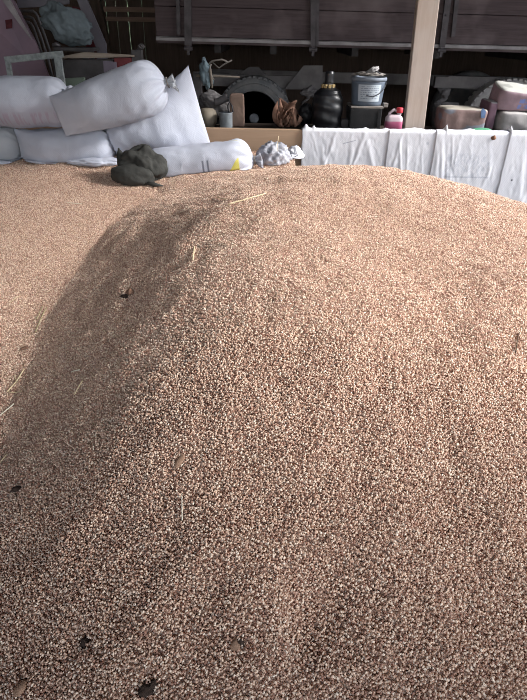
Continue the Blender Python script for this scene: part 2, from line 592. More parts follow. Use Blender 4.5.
# ------------------------------------------------------------------ the two heaps of wheat
def tps(pts):
    P = np.array(pts, float)
    n = len(P)
    d = np.linalg.norm(P[:, None, :2] - P[None, :, :2], axis=2)
    K = np.where(d > 0, d**2*np.log(d + 1e-12), 0) + np.eye(n)*0.004
    Q = np.c_[np.ones(n), P[:, :2]]
    Am = np.block([[K, Q], [Q.T, np.zeros((3, 3))]])
    w = np.linalg.solve(Am, np.r_[P[:, 2], 0, 0, 0])
    def f(X, Y):
        X, Y = np.asarray(X, float), np.asarray(Y, float)
        r = np.hypot(X[..., None]-P[:, 0], Y[..., None]-P[:, 1])
        k = np.where(r > 0, r**2*np.log(r + 1e-12), 0)
        return k @ w[:n] + w[n] + w[n+1]*X + w[n+2]*Y
    return f


def pz(px, py, Y):
    p = at(px, py, Y)
    return (p.x, p.y, p.z)


def left_h(X, Y):
    X, Y = np.asarray(X, float), np.asarray(Y, float)
    z = 0.25 + 0.172*(Y-1.49) + 0.012*np.sin(X*2.1+1)*np.sin(Y*1.7) - 0.03*np.clip(-X-1.4, 0, 9)
    return z


crease = [(165, 183), (130, 212), (90, 256), (55, 303), (35, 352), (14, 412), (0, 462)]
cp = []
for (px, py) in crease:
    d = ray(px, py); t = 0.5
    while (EYE+d*t).z > float(left_h((EYE+d*t).x, (EYE+d*t).y)) and t < 8: t += 0.004
    p = EYE+d*t
    cp.append(p)
ctl = []
cx, cy = 0.35, 2.35
for i, p in enumerate(cp):
    ctl.append((p.x, p.y, p.z))
    o = Vector((p.x-cx, p.y-cy, 0)).normalized()
    if i > 0:
        ctl.append((p.x+o.x*0.35, p.y+o.y*0.35, p.z-0.16))
ctl += [pz(172, 194, 3.40), pz(196, 190.5, 3.30), pz(226, 185.5, 3.12), pz(280, 175.5, 3.03), pz(340, 168.5, 2.98), pz(400, 174, 2.92),
        pz(460, 190, 2.85), pz(527, 210, 2.72), pz(600, 244, 2.6)]
ctl += [(-0.2, 4.1, 0.62), (0.4, 4.1, 0.62), (1.0, 4.1, 0.58), (1.6, 4.1, 0.45), (2.2, 4.1, 0.3), (2.4, 3.0, 0.36), (-0.5, 3.95, 0.64)]
ctl += [(2.2, 2.0, 0.36), (2.0, 1.0, 0.27), (1.8, 0.2, 0.15), (3.0, 3.0, 0.12), (2.9, 1.8, 0.10), (2.8, 0.8, 0.06),
        (1.15, 2.2, 0.75), (0.45, 2.3, 0.835), (-0.17, 2.4, 0.82),
        (-0.20, 1.75, 0.705), (0.45, 1.65, 0.70), (1.1, 1.5, 0.60),
        (-0.24, 1.15, 0.54), (0.4, 1.05, 0.54), (1.05, 0.95, 0.44),
        (-0.24, 0.6, 0.37), (0.35, 0.55, 0.38), (0.9, 0.5, 0.32),
        (-0.62, 0.75, 0.24), (-0.60, 1.25, 0.39), (-0.58, 1.8, 0.505), (-0.60, 2.4, 0.60),
        (-0.2, 0.1, 0.2), (0.4, 0.05, 0.2), (1.0, 0.0, 0.15)]
main_f = tps(ctl)
left_f = left_h


def mnoise(X, Y, s, seed):
    """Smooth 2-D value noise on a hashed lattice."""
    r = np.random.default_rng(seed)
    T = r.random((128, 128))*2-1
    u, v = X/s+40, Y/s+40
    i, j = np.floor(u).astype(int), np.floor(v).astype(int)
    a, b = u-i, v-j
    a = a*a*(3-2*a); b = b*b*(3-2*b)
    g = lambda p, q: T[p % 128, q % 128]
    return (g(i, j)*(1-a)+g(i+1, j)*a)*(1-b) + (g(i, j+1)*(1-a)+g(i+1, j+1)*a)*b


def lumps(X, Y, k=1.0):
    return k*(0.006*mnoise(X, Y, 0.34, 1) + 0.0075*mnoise(X, Y, 0.12, 2) + 0.0045*mnoise(X, Y, 0.05, 3))


def grid(x0, x1, y0, y1, st):
    xs = np.arange(x0, x1+1e-6, st); ys = np.arange(y0, y1+1e-6, st)
    X, Y = np.meshgrid(xs, ys)
    nx, ny = len(xs), len(ys)
    idx = np.arange(nx*ny).reshape(ny, nx)
    Q = np.stack([idx[:-1, :-1], idx[:-1, 1:], idx[1:, 1:], idx[1:, :-1]], -1).reshape(-1, 4)
    return X.ravel(), Y.ravel(), Q


X, Y, Q = grid(-1.6, 3.3, -0.1, 4.22, 0.015)
# handful-sized dents: a scooped place low on the right, small pits
def dents(X, Y):
    z = np.zeros_like(X)
    for (dx, dy, r, a) in DENTS:
        z -= a*np.exp(-((X-dx)**2+(Y-dy)**2)/(r*r))
    return z
DENTS = []
Zm0 = main_f(X, Y)
Zl0 = left_f(X, Y)


def hit0(px, py):
    d = ray(px, py); t = 0.6
    while t < 9:
        p = EYE+d*t
        if p.z <= max(float(main_f(p.x, p.y)), float(left_f(p.x, p.y))): break
        t += 0.004
    return p


for (px, py, r, a) in ((322, 600, 0.085, 0.030), (300, 640, 0.05, 0.012), (355, 560, 0.05, 0.010), (130, 300, 0.035, 0.012),
                       (240, 655, 0.02, 0.006), (178, 470, 0.02, 0.006), (20, 490, 0.03, 0.010), (150, 690, 0.03, 0.010), (85, 645, 0.022, 0.012), (300, 340, 0.05, 0.008), (380, 395, 0.04, 0.008), (70, 515, 0.05, 0.010)):
    p = hit0(px, py); DENTS.append((p.x, p.y, r, a))


def main_h(x, y):
    x, y = np.asarray(x, float), np.asarray(y, float)
    return main_f(x, y) + lumps(x, y) + dents(x, y)


def leftn_h(x, y):
    x, y = np.asarray(x, float), np.asarray(y, float)
    return left_f(x, y) + lumps(x+9, y+5, 0.45)


_gx, _gy = np.arange(-3.3, 3.4, 0.01), np.arange(-0.3, 4.7, 0.01)
_GX, _GY = np.meshgrid(_gx, _gy)
_HZ = np.maximum(main_h(_GX, _GY), leftn_h(_GX, _GY))


def heap_z(x, y):
    u = min(max((x+3.3)/0.01, 0), len(_gx)-1.001); v = min(max((y+0.3)/0.01, 0), len(_gy)-1.001)
    i, j = int(u), int(v); a, b = u-i, v-j
    return float((_HZ[j, i]*(1-a)+_HZ[j, i+1]*a)*(1-b) + (_HZ[j+1, i]*(1-a)+_HZ[j+1, i+1]*a)*b)


def hit(px, py):
    d = ray(px, py); t = 0.6
    while t < 9:
        p = EYE+d*t
        if p.z <= heap_z(p.x, p.y): break
        t += 0.002
    return p


def in_view_density(Xa, Ya, Za, full):
    P = np.c_[Xa, Ya, Za] - np.array(EYE)
    R = np.array(CM)
    L = P @ R
    depth = np.maximum(-L[:, 2], 0.05)
    u, v = np.abs(L[:, 0]/depth), np.abs(L[:, 1]/depth)
    ok = (L[:, 2] < 0) & (u < W_/2/F_+0.42) & (v < H_/2/F_+0.14)
    dens = np.where(ok, full, 0.0)
    dens *= np.where(depth > 2.2, 0.85, 1.0)
    dens *= np.where(depth > 3.4, 0.7, 1.0)
    return dens


def heap_object(name, Xa, Ya, Za, Qa, keep, dens, seed):
    Qa = Qa[keep[Qa].all(axis=1)]
    used = np.unique(Qa)
    remap = -np.ones(len(Xa), int); remap[used] = np.arange(len(used))
    me = bpy.data.meshes.new(name)
    me.from_pydata(np.c_[Xa, Ya, Za][used].tolist(), [], remap[Qa].tolist())
    me.polygons.foreach_set('use_smooth', [True]*len(me.polygons))
    at_ = me.attributes.new('density', 'FLOAT', 'POINT')
    at_.data.foreach_set('value', dens[used].astype(np.float32))
    me.materials.append(M_base); me.materials.append(M_kern)
    o = bpy.data.objects.new(name, me); COL.objects.link(o)
    ng = bpy.data.node_groups.new(name+'_kernels', 'GeometryNodeTree')
    ng.interface.new_socket('Geometry', in_out='INPUT', socket_type='NodeSocketGeometry')
    ng.interface.new_socket('Geometry', in_out='OUTPUT', socket_type='NodeSocketGeometry')
    N = ng.nodes; Lk = ng.links.new
    gi, go = N.new('NodeGroupInput'), N.new('NodeGroupOutput')
    ds = N.new('GeometryNodeDistributePointsOnFaces'); ds.distribute_method = 'RANDOM'
    ds.inputs['Seed'].default_value = seed
    na = N.new('GeometryNodeInputNamedAttribute'); na.data_type = 'FLOAT'; na.inputs['Name'].default_value = 'density'
    Lk(gi.outputs[0], ds.inputs['Mesh']); Lk(na.outputs[0], ds.inputs['Density'])
    rv = N.new('FunctionNodeRandomValue'); rv.data_type = 'FLOAT_VECTOR'
    rv.inputs[0].default_value = (-0.7, -1.0, 0); rv.inputs[1].default_value = (0.7, 1.0, 6.2832)
    # spin first about the normal, then tip
    sx = N.new('ShaderNodeSeparateXYZ'); Lk(rv.outputs[0], sx.inputs[0])
    cz = N.new('ShaderNodeCombineXYZ'); Lk(sx.outputs[2], cz.inputs[2])
    ct = N.new('ShaderNodeCombineXYZ'); Lk(sx.outputs[0], ct.inputs[0]); Lk(sx.outputs[1], ct.inputs[1])
    e1 = N.new('FunctionNodeEulerToRotation'); Lk(cz.outputs[0], e1.inputs[0])
    e2 = N.new('FunctionNodeEulerToRotation'); Lk(ct.outputs[0], e2.inputs[0])
    r1 = N.new('FunctionNodeRotateRotation'); r1.rotation_space = 'LOCAL'
    Lk(ds.outputs['Rotation'], r1.inputs[0]); Lk(e1.outputs[0], r1.inputs[1])
    r2 = N.new('FunctionNodeRotateRotation'); r2.rotation_space = 'LOCAL'
    Lk(r1.outputs[0], r2.inputs[0]); Lk(e2.outputs[0], r2.inputs[1])
    # heap the kernels a little way through one another
    rf = N.new('FunctionNodeRandomValue'); rf.data_type = 'FLOAT'
    rf.inputs[2].default_value = -0.0005; rf.inputs[3].default_value = 0.0090; rf.inputs['Seed'].default_value = 5
    vm = N.new('ShaderNodeVectorMath'); vm.operation = 'SCALE'
    Lk(ds.outputs['Normal'], vm.inputs[0]); Lk(rf.outputs[1], vm.inputs['Scale'])
    sp = N.new('GeometryNodeSetPosition'); Lk(ds.outputs['Points'], sp.inputs['Geometry']); Lk(vm.outputs[0], sp.inputs['Offset'])
    ic = N.new('GeometryNodeMeshIcoSphere'); ic.inputs['Radius'].default_value = 1.0; ic.inputs['Subdivisions'].default_value = 1
    tr = N.new('GeometryNodeTransform'); tr.inputs['Scale'].default_value = (0.0038, 0.0024, 0.0022)
    Lk(ic.outputs[0], tr.inputs['Geometry'])
    ss = N.new('GeometryNodeSetShadeSmooth'); Lk(tr.outputs[0], ss.inputs['Geometry'])
    sm = N.new('GeometryNodeSetMaterial'); sm.inputs['Material'].default_value = M_kern
    Lk(ss.outputs[0], sm.inputs['Geometry'])
    sc = N.new('FunctionNodeRandomValue'); sc.data_type = 'FLOAT'
    sc.inputs[2].default_value = 0.80; sc.inputs[3].default_value = 1.2; sc.inputs['Seed'].default_value = 9
    ip = N.new('GeometryNodeInstanceOnPoints')
    Lk(sp.outputs[0], ip.inputs['Points']); Lk(sm.outputs[0], ip.inputs['Instance'])
    Lk(r2.outputs[0], ip.inputs['Rotation']); Lk(sc.outputs[1], ip.inputs['Scale'])
    jg = N.new('GeometryNodeJoinGeometry'); Lk(gi.outputs[0], jg.inputs[0]); Lk(ip.outputs[0], jg.inputs[0])
    Lk(jg.outputs[0], go.inputs[0])
    md = o.modifiers.new('kernels', 'NODES'); md.node_group = ng
    return o


Zm, Zl = main_h(X, Y), leftn_h(X, Y)
DENSITY = 54000.0
inside = (Zm > Zl + 0.001).reshape(len(np.unique(Y)), -1)
grow = inside.copy()
grow[1:] |= inside[:-1]; grow[:-1] |= inside[1:]
g2 = grow.copy()
grow[:, 1:] |= g2[:, :-1]; grow[:, :-1] |= g2[:, 1:]
Zmb = np.maximum(np.maximum(Zm, Zl + 0.001), 0.002)
heap = heap_object('wheat_heap', X, Y, Zmb, Q, grow.ravel(), in_view_density(X, Y, Zm, DENSITY), 3)
tag(heap, 'tall brown mound of wheat kernels filling the foreground', 'grain heap', None, 'stuff')
X2, Y2, Q2 = grid(-2.9, 0.2, 0.4, 4.22, 0.02)
Zm2, Zl2 = main_h(X2, Y2), leftn_h(X2, Y2)
under = Zm2 > Zl2 - 0.006
Zl2b = np.where(under, np.minimum(Zl2, Zm2-0.006), Zl2)
keep2 = (Zm2 < Zl2 + 0.08) & (Zl2b > 0.001)
den2 = in_view_density(X2, Y2, Zl2b, DENSITY)
den2 = np.where(Zm2 > Zl2 + 0.035, 0, den2)
heap2 = heap_object('wheat_heap_low', X2, Y2, np.maximum(Zl2b, 0.002), Q2, keep2, den2, 8)
heap2.name = 'wheat_heap.001'
tag(heap2, 'lower smooth pale slope of wheat in front of the stacked sacks at left', 'grain heap', None, 'stuff')

# ------------------------------------------------------------------ retaining board and its white covers
BY = 4.30
topz = at(262, 129, BY).z
rb = empty('retaining_board', (0.1, BY+0.018, 0))
MB().box2((-2.9, BY, 0.44), (2.9, BY+0.035, topz)).build('plank', M_board, rb, bevel=0.003)
MB().box2((-2.9, BY, 0.0), (2.9, BY+0.035, 0.435)).build('plank', M_board, rb, bevel=0.003)
tag(rb, 'long brown board on edge holding the wheat back behind the sacks', 'board')


def cover(name, px0, px1, mat, label, seed, zdrop, tips=(), folds=5, layer=0):
    r = random.Random(seed)
    a, b = at(px0, 129, BY-0.02), at(px1, 129, BY-0.02)
    nu = max(24, int((b.x-a.x)/0.008))
    # path over the board: back bottom -> top -> front bottom
    L0, L1 = 0.10, zdrop
    fr = [(r.uniform(0, 1), r.uniform(0.012, 0.035), r.uniform(0.6, 1.4), r.uniform(-0.25, 0.25), r.choice((1, 1, -0.7))) for _ in range(folds)]
    prof = [(BY+0.052, topz-L0*(1-k/4)) for k in range(4)] + [(BY+0.050, topz+0.004), (BY+0.035, topz+0.010), (BY+0.018, topz+0.0115), (BY+0.0, topz+0.010), (BY-0.012, topz+0.003)]
    nf = 44
    prof += [(BY-0.014, topz - L1*(k/nf)) for k in range(1, nf+1)]
    vs, fs, uvs = [], [], []
    for j, (y, z) in enumerate(prof):
        s = max(0, topz - z)/L1 if j > 6 else 0
        for i in range(nu+1):
            u = i/nu
            x = a.x + (b.x-a.x)*u
            d = 0.0
            if j > 8:
                for (c, w, am, dr, sg) in fr:
                    q = (u - c - dr*s)/ (w*1.0)
                    d += sg*am*0.0036*math.exp(-q*q)*min(1, 0.25+s*2.2)
                d += 0.004*noise.noise(Vector((x*9, z*2.5, seed)))*min(1, s*3) + 0.0018*noise.noise(Vector((x*40, z*22, seed)))
                x2 = x + 0.012*noise.noise(Vector((x*6, z*6, seed+4)))*s
            else:
                x2 = x
            ed = min(1, min(u, 1-u)*(b.x-a.x)/0.03)
            yy = y - abs(d)*(0.15+0.85*ed) if j > 8 else y
            zz = z
            if j <= 4: yy += 0.007*layer
            elif j >= 8: yy -= 0.007*layer
            if 3 < j < 9: zz += 0.003*layer
            if 3 < j < 9:
                zz += 0.004*noise.noise(Vector((x*18, 0, seed))) + 0.003*abs(noise.noise(Vector((x*60, 3, seed))))
                for (tp, th, tw) in tips:
                    zz += th*{4: .15, 5: .6, 6: 1, 7: .55, 8: .1}[j]*max(0, 1-abs((x-at(tp, 128, BY).x)/tw))
            # ragged selvedges
            if i in (0, nu): x2 += 0.006*noise.noise(Vector((seed, z*14, i)))
            vs.append(Vector((x2, yy, zz)))
            uvs.append((u, 1-s))
    n = nu+1
    for j in range(len(prof)-1):
        for i in range(nu):
            fs.append((j*n+i, j*n+i+1, (j+1)*n+i+1, (j+1)*n+i))
    o = obj(name, vs, fs, mat, None, True, uvs)
    m = o.modifiers.new('thickness', 'SOLIDIFY'); m.thickness = 0.0016; m.offset = 0
    tag(o, label, 'sack cloth', 'white sack cloths draped over the board')
    return o


cA = cover('draped_cloth', 302.5, 390.5, M_clothA, 'white sack cloth with a small dark pen stroke, draped widest and leftmost over the board', 3, 0.40, tips=((306, 0.030, 0.022), (314, 0.022, 0.012), (366, 0.012, 0.03), (386, 0.012, 0.03)), folds=9, layer=0)
cB = cover('draped_cloth', 389.5, 439, M_clothB, 'narrow white sack cloth with one grey mark, draped at the foot of the timber post', 5, 0.40, tips=((415, 0.014, 0.09),), folds=7, layer=1)
cC = cover('draped_cloth', 437, 513, M_clothC, 'white sack cloth with faint grey printing and a brown knot, draped over the board', 9, 0.56, tips=((447, 0.045, 0.012), (470, 0.012, 0.05)), folds=10, layer=2)
cD = cover('draped_cloth', 511, 600, M_clothD, 'white sack cloth with a tiny dark dot, draped at the right edge', 12, 0.62, tips=((512, 0.040, 0.012),), folds=5, layer=3)
# the brown knot on the printed cover
kp = at(493.5, 138, BY-0.03)
MB().blob(kp, (0.016, 0.010, 0.017), None, 0.5, 3, 4, 2, 0.3, 6).build('knot', M_burlap, cC, True)
# green edge lying between the printed bag and its cover
gq = [at(p, 128.0 + 1.2*((p-482)/9)**2, BY+0.10) for p in range(472, 493, 2)]
gq[0].z = gq[-1].z = gq[0].z
gp = MB().prism(gq + [V((gq[-1].x, gq[-1].y, 0.002)), V((gq[0].x, gq[0].y, 0.002))], 0.02)
gp.box2((gq[0].x, gq[0].y+0.001, 0.0), (gq[0].x+0.03, gq[0].y+0.019, 0.72)); gp.v, gp.f = gp.v[:-8], gp.f[:-6]
g = gp.build('green_bag', M_greenbag, None, True)
tag(g, 'folded edge of a green bag showing just above the printed white cloth', 'bag')

# ------------------------------------------------------------------ sacks
class Solid:
    bv = []


def resolve(vs, fs, ground=True, eps=0.012, skip=(), maxd=0.075):
    """Press the cloth out of what it lies on: the heap below and solids placed before."""
    out = []
    for v in vs:
        v = Vector(v)
        for k, (bv, c) in enumerate(Solid.bv):
            if k in skip: continue
            loc, nrm, idx, dist = bv.find_nearest(v, 0.25)
            if loc is not None:
                dlt = (v-loc).dot(nrm)
                if dlt < eps and dist < maxd:
                    # inside (or nearly)
                    v = loc + nrm*eps
        if ground:
            z = heap_z(v.x, v.y) + 0.012
            if v.z < z: v.z = z
        out.append(v)
    return out


def tuft(A, d, r0, length, seed, up):
    """Gathered mouth of a tied sack."""
    mb = MB()
    u = d.orthogonal().normalized(); w = d.cross(u)
    n, m = 28, 9
    vs, fs = [], []
    for i in range(m):
        s = i/(m-1)
        rr = r0*(1.0 - 0.35*math.sin(min(1, s*2.2)*PI/2) + 1.5*max(0, s-0.35)**1.2)
        for k in range(n):
            a = 2*PI*k/n
            q = rr*(1 + (0.12+0.35*s)*math.sin(a*6+seed) + 0.25*s*noise.noise(Vector((math.cos(a)*2, math.sin(a)*2, seed+s))))
            p = A + d*(s*length*(1+0.25*noise.noise(Vector((math.cos(a), math.sin(a), seed*3)))*s)) + u*q*math.cos(a) + w*q*math.sin(a)
            vs.append(p + Vector((0, 0, -0.02*s*s)))
    for i in range(m-1):
        for k in range(n):
            fs.append((i*n+k, i*n+(k+1) % n, (i+1)*n+(k+1) % n, (i+1)*n+k))
    fs.append(tuple((m-1)*n+k for k in range(n)))
    fs.append(tuple(range(n-1, -1, -1)))
    return mb.add(vs, fs)


def sack(name, A, B, wdir, W0, W1, T, ends, mat, label, seed, group, sag=0.0, bulge=0.0, wr=0.006, rise=0.3, skip=(), ground=True, tie_mat=None, tmax=0.5, corner=0.0, pw=1.0):
    """Filled sack from A to B. W0/W1: half widths at the two ends, T: half thickness. ends: ('sewn'|'round'|'tied') each."""
    A, B = Vector(A), Vector(B)
    L = (B-A).length
    d = (B-A).normalized()
    wd0 = Vector(wdir[0]); wd1 = Vector(wdir[1])
    nt, na = 64, 56
    vs, fs, uvs = [], [], []
    for i in range(nt+1):
        t = i/nt
        # denser rings at the ends
        t = 0.5-0.5*math.cos(PI*t)
        w = W0 + (W1-W0)*t**pw + bulge*math.sin(PI*t)
        h = T*(1 - 0.12*abs(2*t-1)**2)
        wf = hf = 1.0
        pl = 0.0
        for e, s in ((ends[0], t), (ends[1], 1-t)):
            sm = s*L
            if e == 'sewn':
                k = min(1, sm/(rise*L*1.2))
                hf *= math.sin(k*PI/2)**0.75*0.97+0.03
                wf *= 0.90 + 0.10*min(1, k*1.3) + corner*(1-k)**3
            elif e == 'round':
                k = min(1, sm/(0.30*min(w, T)*2.6))
                q = math.sqrt(max(0, 1-(1-k)**2.2))
                hf *= max(0.02, q); wf *= max(0.02, q)
                pl += 0.4*(1-k)
            elif e == 'tied':
                k = min(1, sm/(0.30*min(w, T)*3.6))
                q = math.sqrt(max(0, 1-(1-k)**2.1))
                q = max(q, 0.03/min(w, T))
                hf *= q; wf *= max(q, 0.03/w)
                pl += (1-k)
        w *= wf; h *= hf
        wd = (wd0*(1-t) + wd1*t); wd = (wd - d*wd.dot(d)).normalized()
        hd = wd.cross(d).normalized()
        c = A + d*(t*L) - Vector((0, 0, sag*math.sin(PI*t)))
        for k in range(na):
            a = 2*PI*k/na
            ca, sa = math.cos(a), math.sin(a)
            ex = 0.86
            x = math.copysign(abs(ca)**ex, ca)*w
            y = math.copysign(abs(sa)**ex, sa)*h
            dirn = (wd*x + hd*y)
            p = c + dirn
            rad = dirn.normalized() if dirn.length > 1e-6 else hd
            big = noise.noise(p*5 + Vector((seed, 0, 0)))
            fine = noise.noise(Vector((t*L*16, ca*3.2, sa*3.2)) + Vector((0, seed*3.7, 0)))
            crs = 0.5-abs(noise.noise(p*9 + Vector((0, 0, seed*2.1))))
            p = p + rad*(wr*2.2*big + wr*0.9*fine + wr*1.0*crs)*min(1, max(w, h)/0.05)
            if pl > 0:
                p = p + rad*(pl*0.17*min(w, 0.12)*math.sin(a*11 + 2*big + seed))
            vs.append(p); uvs.append((t, k/na))
    for i in range(nt):
        for k in range(na):
            fs.append((i*na+k, i*na+(k+1) % na, (i+1)*na+(k+1) % na, (i+1)*na+k))
    fs.append(tuple(range(na-1, -1, -1))); fs.append(tuple(nt*na+k for k in range(na)))
    vs = resolve(vs, fs, ground, skip=skip)
    # smooth lightly after pressing
    mb = MB().add(vs, fs)
    o = mb.build(name, mat, None, True, uvs=uvs)
    tag(o, label, 'sack', group)
    me = o.data
    off = o.location
    Solid.bv.append((BVHTree.FromPolygons([v.co+off for v in me.vertices], [tuple(p.vertices) for p in me.polygons]), None))
    for e, P, dd in ((ends[0], A, -d), (ends[1], B, d)):
        if e == 'tied':
            tf = tuft(P - dd*0.012, dd, 0.030, 0.075, seed, None)
            tf.v = [V((v.x, v.y, max(v.z, heap_z(v.x, v.y)+0.012))) for v in tf.v]
            tf.build('tied_mouth', tie_mat or mat, o, True)
            u = dd.orthogonal().normalized(); w_ = dd.cross(u)
            ring = [P + dd*0.012 + (u*math.cos(2*PI*k/16)+w_*math.sin(2*PI*k/16))*0.030 for k in range(17)]
            MB().tube(ring, 0.004, 6).build('tie_cord', M_rope, o, True)
        if e == 'sewn':
            wd = wd0 if P == A else wd1
            wd = (wd - d*wd.dot(d)).normalized()
    return o


GS = 'white woven sacks stacked against the board'
SY = 4.02
V = Vector
UPZ = V((0, 0, 1))
# flat empty sacks trodden under the pile
def flat_sack(px0, px1, py0, py1, Yc, label, seed, thick=0.035):
    a, b = at(px0, py1, Yc), at(px1, py1, Yc)
    c = (a+b)/2
    w = (b-a).length/2
    zt = at((px0+px1)/2, py0, Yc).z
    zc = heap_z(c.x, c.y)
    hh = max(thick, (zt-zc))
    mb = MB().blob((c.x, c.y+0.04, zc+hh*0.45), (w, 0.09, hh*0.5), None, 0.2, 1.6, seed, 5, 0.12, 4.0, False)
    vs = []
    for v in mb.v:
        z = heap_z(v.x, v.y)+0.006
        vs.append(V((v.x, min(v.y, 4.22), max(v.z, z))))
    vs = resolve(vs, mb.f, True, 0.02)
    o = MB().add(vs, mb.f).build('empty_sack', M_sack, None, True)
    tag(o, label, 'empty sack', 'empty white sacks flattened under the pile')
    off = o.location
    Solid.bv.append((BVHTree.FromPolygons([v.co+off for v in o.data.vertices], [tuple(p.vertices) for p in o.data.polygons]), None))
    return o


# lower row
sack('grain_sack', at(-70, 145.5, 4.09), at(22, 145.5, 4.09), (UPZ, UPZ), 0.135, 0.128, 0.145, ('round', 'round'), M_sack_grey,
     'greyish sack at the left edge, under the sack with faded red print', 1, GS, wr=0.005)
sack('grain_sack', at(19, 149, 4.06), at(115, 145.5, 4.09), (V((0.35, 0, 1)), UPZ), 0.125, 0.138, 0.15, ('sewn', 'round'), M_sack,
     'white sack lying in the bottom row under the tied sack', 2, GS, wr=0.006, corner=0.15)
# big sack lying behind with its mouth pulled up to a point
e0, e1 = at(174, 72, 4.12), at(228, 157, 4.12)
sack('grain_sack', at(108, 140, 4.14), (e0+e1)/2, (V((0, 0, -1)), (e1-e0)), 0.135, (e1-e0).length/2*1.0, 0.145, ('round', 'sewn'), M_sack,
     'white sack with its open mouth pulled up to a tall point', 3, GS, wr=0.009, rise=0.48, corner=0.06, pw=1.8)
# upper row
sack('grain_sack', at(-75, 102.5, 4.06), at(71, 102.5, 4.06), (UPZ, UPZ), 0.165, 0.158, 0.155, ('round', 'round'), M_sack_red,
     'white sack with faded red lettering on top of the pile at left', 4, GS, wr=0.006)
sack('grain_sack', at(58, 117, 3.90), at(166, 83, 3.90), (V((-0.30, 0, 1)), V((0.32, 0, 1))), 0.138, 0.168, 0.15, ('sewn', 'tied'), M_sack,
     'plump white sack tied at the mouth, lying across the top of the pile', 5, GS, wr=0.006, rise=0.40, tie_mat=M_sack_grey, bulge=0.008)
MB().blob(at(70, 88, 4.0), (0.022, 0.02, 0.016), None, 0.4, 2, 3, 3).build('knot', M_sack, bpy.data.objects['grain_sack.003'], True)
# front sack
sack('grain_sack', at(146, 170, 3.86), at(253, 160, 3.86), (V((-0.12, 0, 1)), V((-0.12, 0, 1))), 0.125, 0.142, 0.125, ('round', 'tied'), M_sack_yel,
     'white sack with two dark bars and a yellow patch, in front of the others', 6, GS, wr=0.005, tie_mat=M_film)

flat_sack(66, 118, 156.5, 168, SY-0.10, 'flattened white empty sack poking out beside the dark jacket', 4)
flat_sack(26, 64, 161.5, 168, SY-0.05, 'sliver of a flattened white sack under the middle of the lower sack', 6)
flat_sack(-30, 13, 160.5, 171, SY-0.08, 'crumpled white empty sack on the wheat at the left edge', 8)

# dark jacket thrown on the sacks
JY = 3.64
jr = hit(140, 184)
jk = empty('jacket', (jr.x, jr.y+0.08, heap_z(jr.x, jr.y+0.08)))
def pressed(mb, eps=0.014):
    mb.v = resolve(mb.v, mb.f, True, eps)
    return mb
def cloth_lump(px0, px1, py0, py1, Yc, dy, seed, amp=0.32, tilt=0.0, amp2=0.16):
    c = at((px0+px1)/2, (py0+py1)/2, Yc); m = pxm((px0+px1)/2, (py0+py1)/2, Yc)
    return MB().blob(c, ((px1-px0)/2*m, dy, (py1-py0)/2*m*1.12), Matrix.Rotation(tilt, 3, 'Y'), amp, 1.6, seed, 5, amp2, 5.0, False)
pressed(cloth_lump(122, 165, 150, 184, JY+0.06, 0.09, 13, 0.30, 0.10, 0.07)).build('body', M_jacket, jk, True)
pressed(cloth_lump(111, 155, 165, 186, JY-0.01, 0.08, 21, 0.15, 0.12, 0.04)).build('sleeve', M_jacket, jk, True)
pressed(MB().tube([at(128, 172, JY+0.08), at(123, 162, JY+0.08), at(120, 154, JY+0.08), at(118.5, 148, JY+0.09)], [0.05, 0.042, 0.022, 0.004], 12)).build('collar', M_jacket, jk, True)
pressed(MB().tube([at(145, 183, JY-0.05), at(154, 185, JY-0.07), at(163, 187, JY-0.07)], [0.012, 0.018, 0.010], 10)).build('hem', M_jacket, jk, True)
tag(jk, 'crumpled dark olive jacket thrown down in front of the white sacks', 'jacket')

# crumpled bags between the front sack and the white cloths
def crumple(px0, px1, py0, py1, Yc, dy, seed, amp, amp2, f1=2.2, f2=7.0):
    c = at((px0+px1)/2, (py0+py1)/2, Yc); m = pxm((px0+px1)/2, (py0+py1)/2, Yc)
    return MB().blob(c, ((px1-px0)/2*m, dy, (py1-py0)/2*m), None, amp, f1, seed, 5, amp2, f2, True)
mb = pressed(crumple(257, 290, 143, 174, SY+0.02, 0.09, 5, 0.22, 0.12, 1.8, 4.0))
o = mb.build('crumpled_bag', M_film, None, True)
tag(o, 'crumpled thin grey plastic bag beside the tied end of the front sack', 'plastic bag')
off = o.location
Solid.bv.append((BVHTree.FromPolygons([v.co+off for v in o.data.vertices], [tuple(p.vertices) for p in o.data.polygons]), None))
mb = pressed(crumple(285, 304, 147, 176, SY+0.12, 0.07, 9, 0.14, 0.10, 1.4, 5.0))
o = mb.build('crumpled_bag', M_film_w, None, True)
tag(o, 'gathered white bag in the corner beside the leftmost draped cloth', 'plastic bag')
# dry straw standing on the crumpled bag
o = MB().tube([at(278, 152, SY-0.06), at(277.5, 144, SY-0.06), at(278.5, 136, SY-0.06)], 0.0022, 6).build('straw', M_straw, None, True)
tag(o, 'short straw stuck upright in the crumpled grey plastic bag', 'straw')

# ------------------------------------------------------------------ bench behind the board, and what stands on it
BZ = at(350, 129, 4.72).z - 0.004
bench = empty('bench', (1.0, 4.78, 0))
MB().box2((-0.75, 4.57, BZ-0.04), (3.0, 4.97, BZ)).build('bench_top', M_bench, bench)
for bx in (-0.65, 1.1, 2.9):
    MB().box2((bx-0.04, 4.60, 0), (bx+0.04, 4.94, BZ-0.04)).build('leg', M_bench, bench)
tag(bench, 'dark low bench behind the board under the bucket and the bags', 'bench')

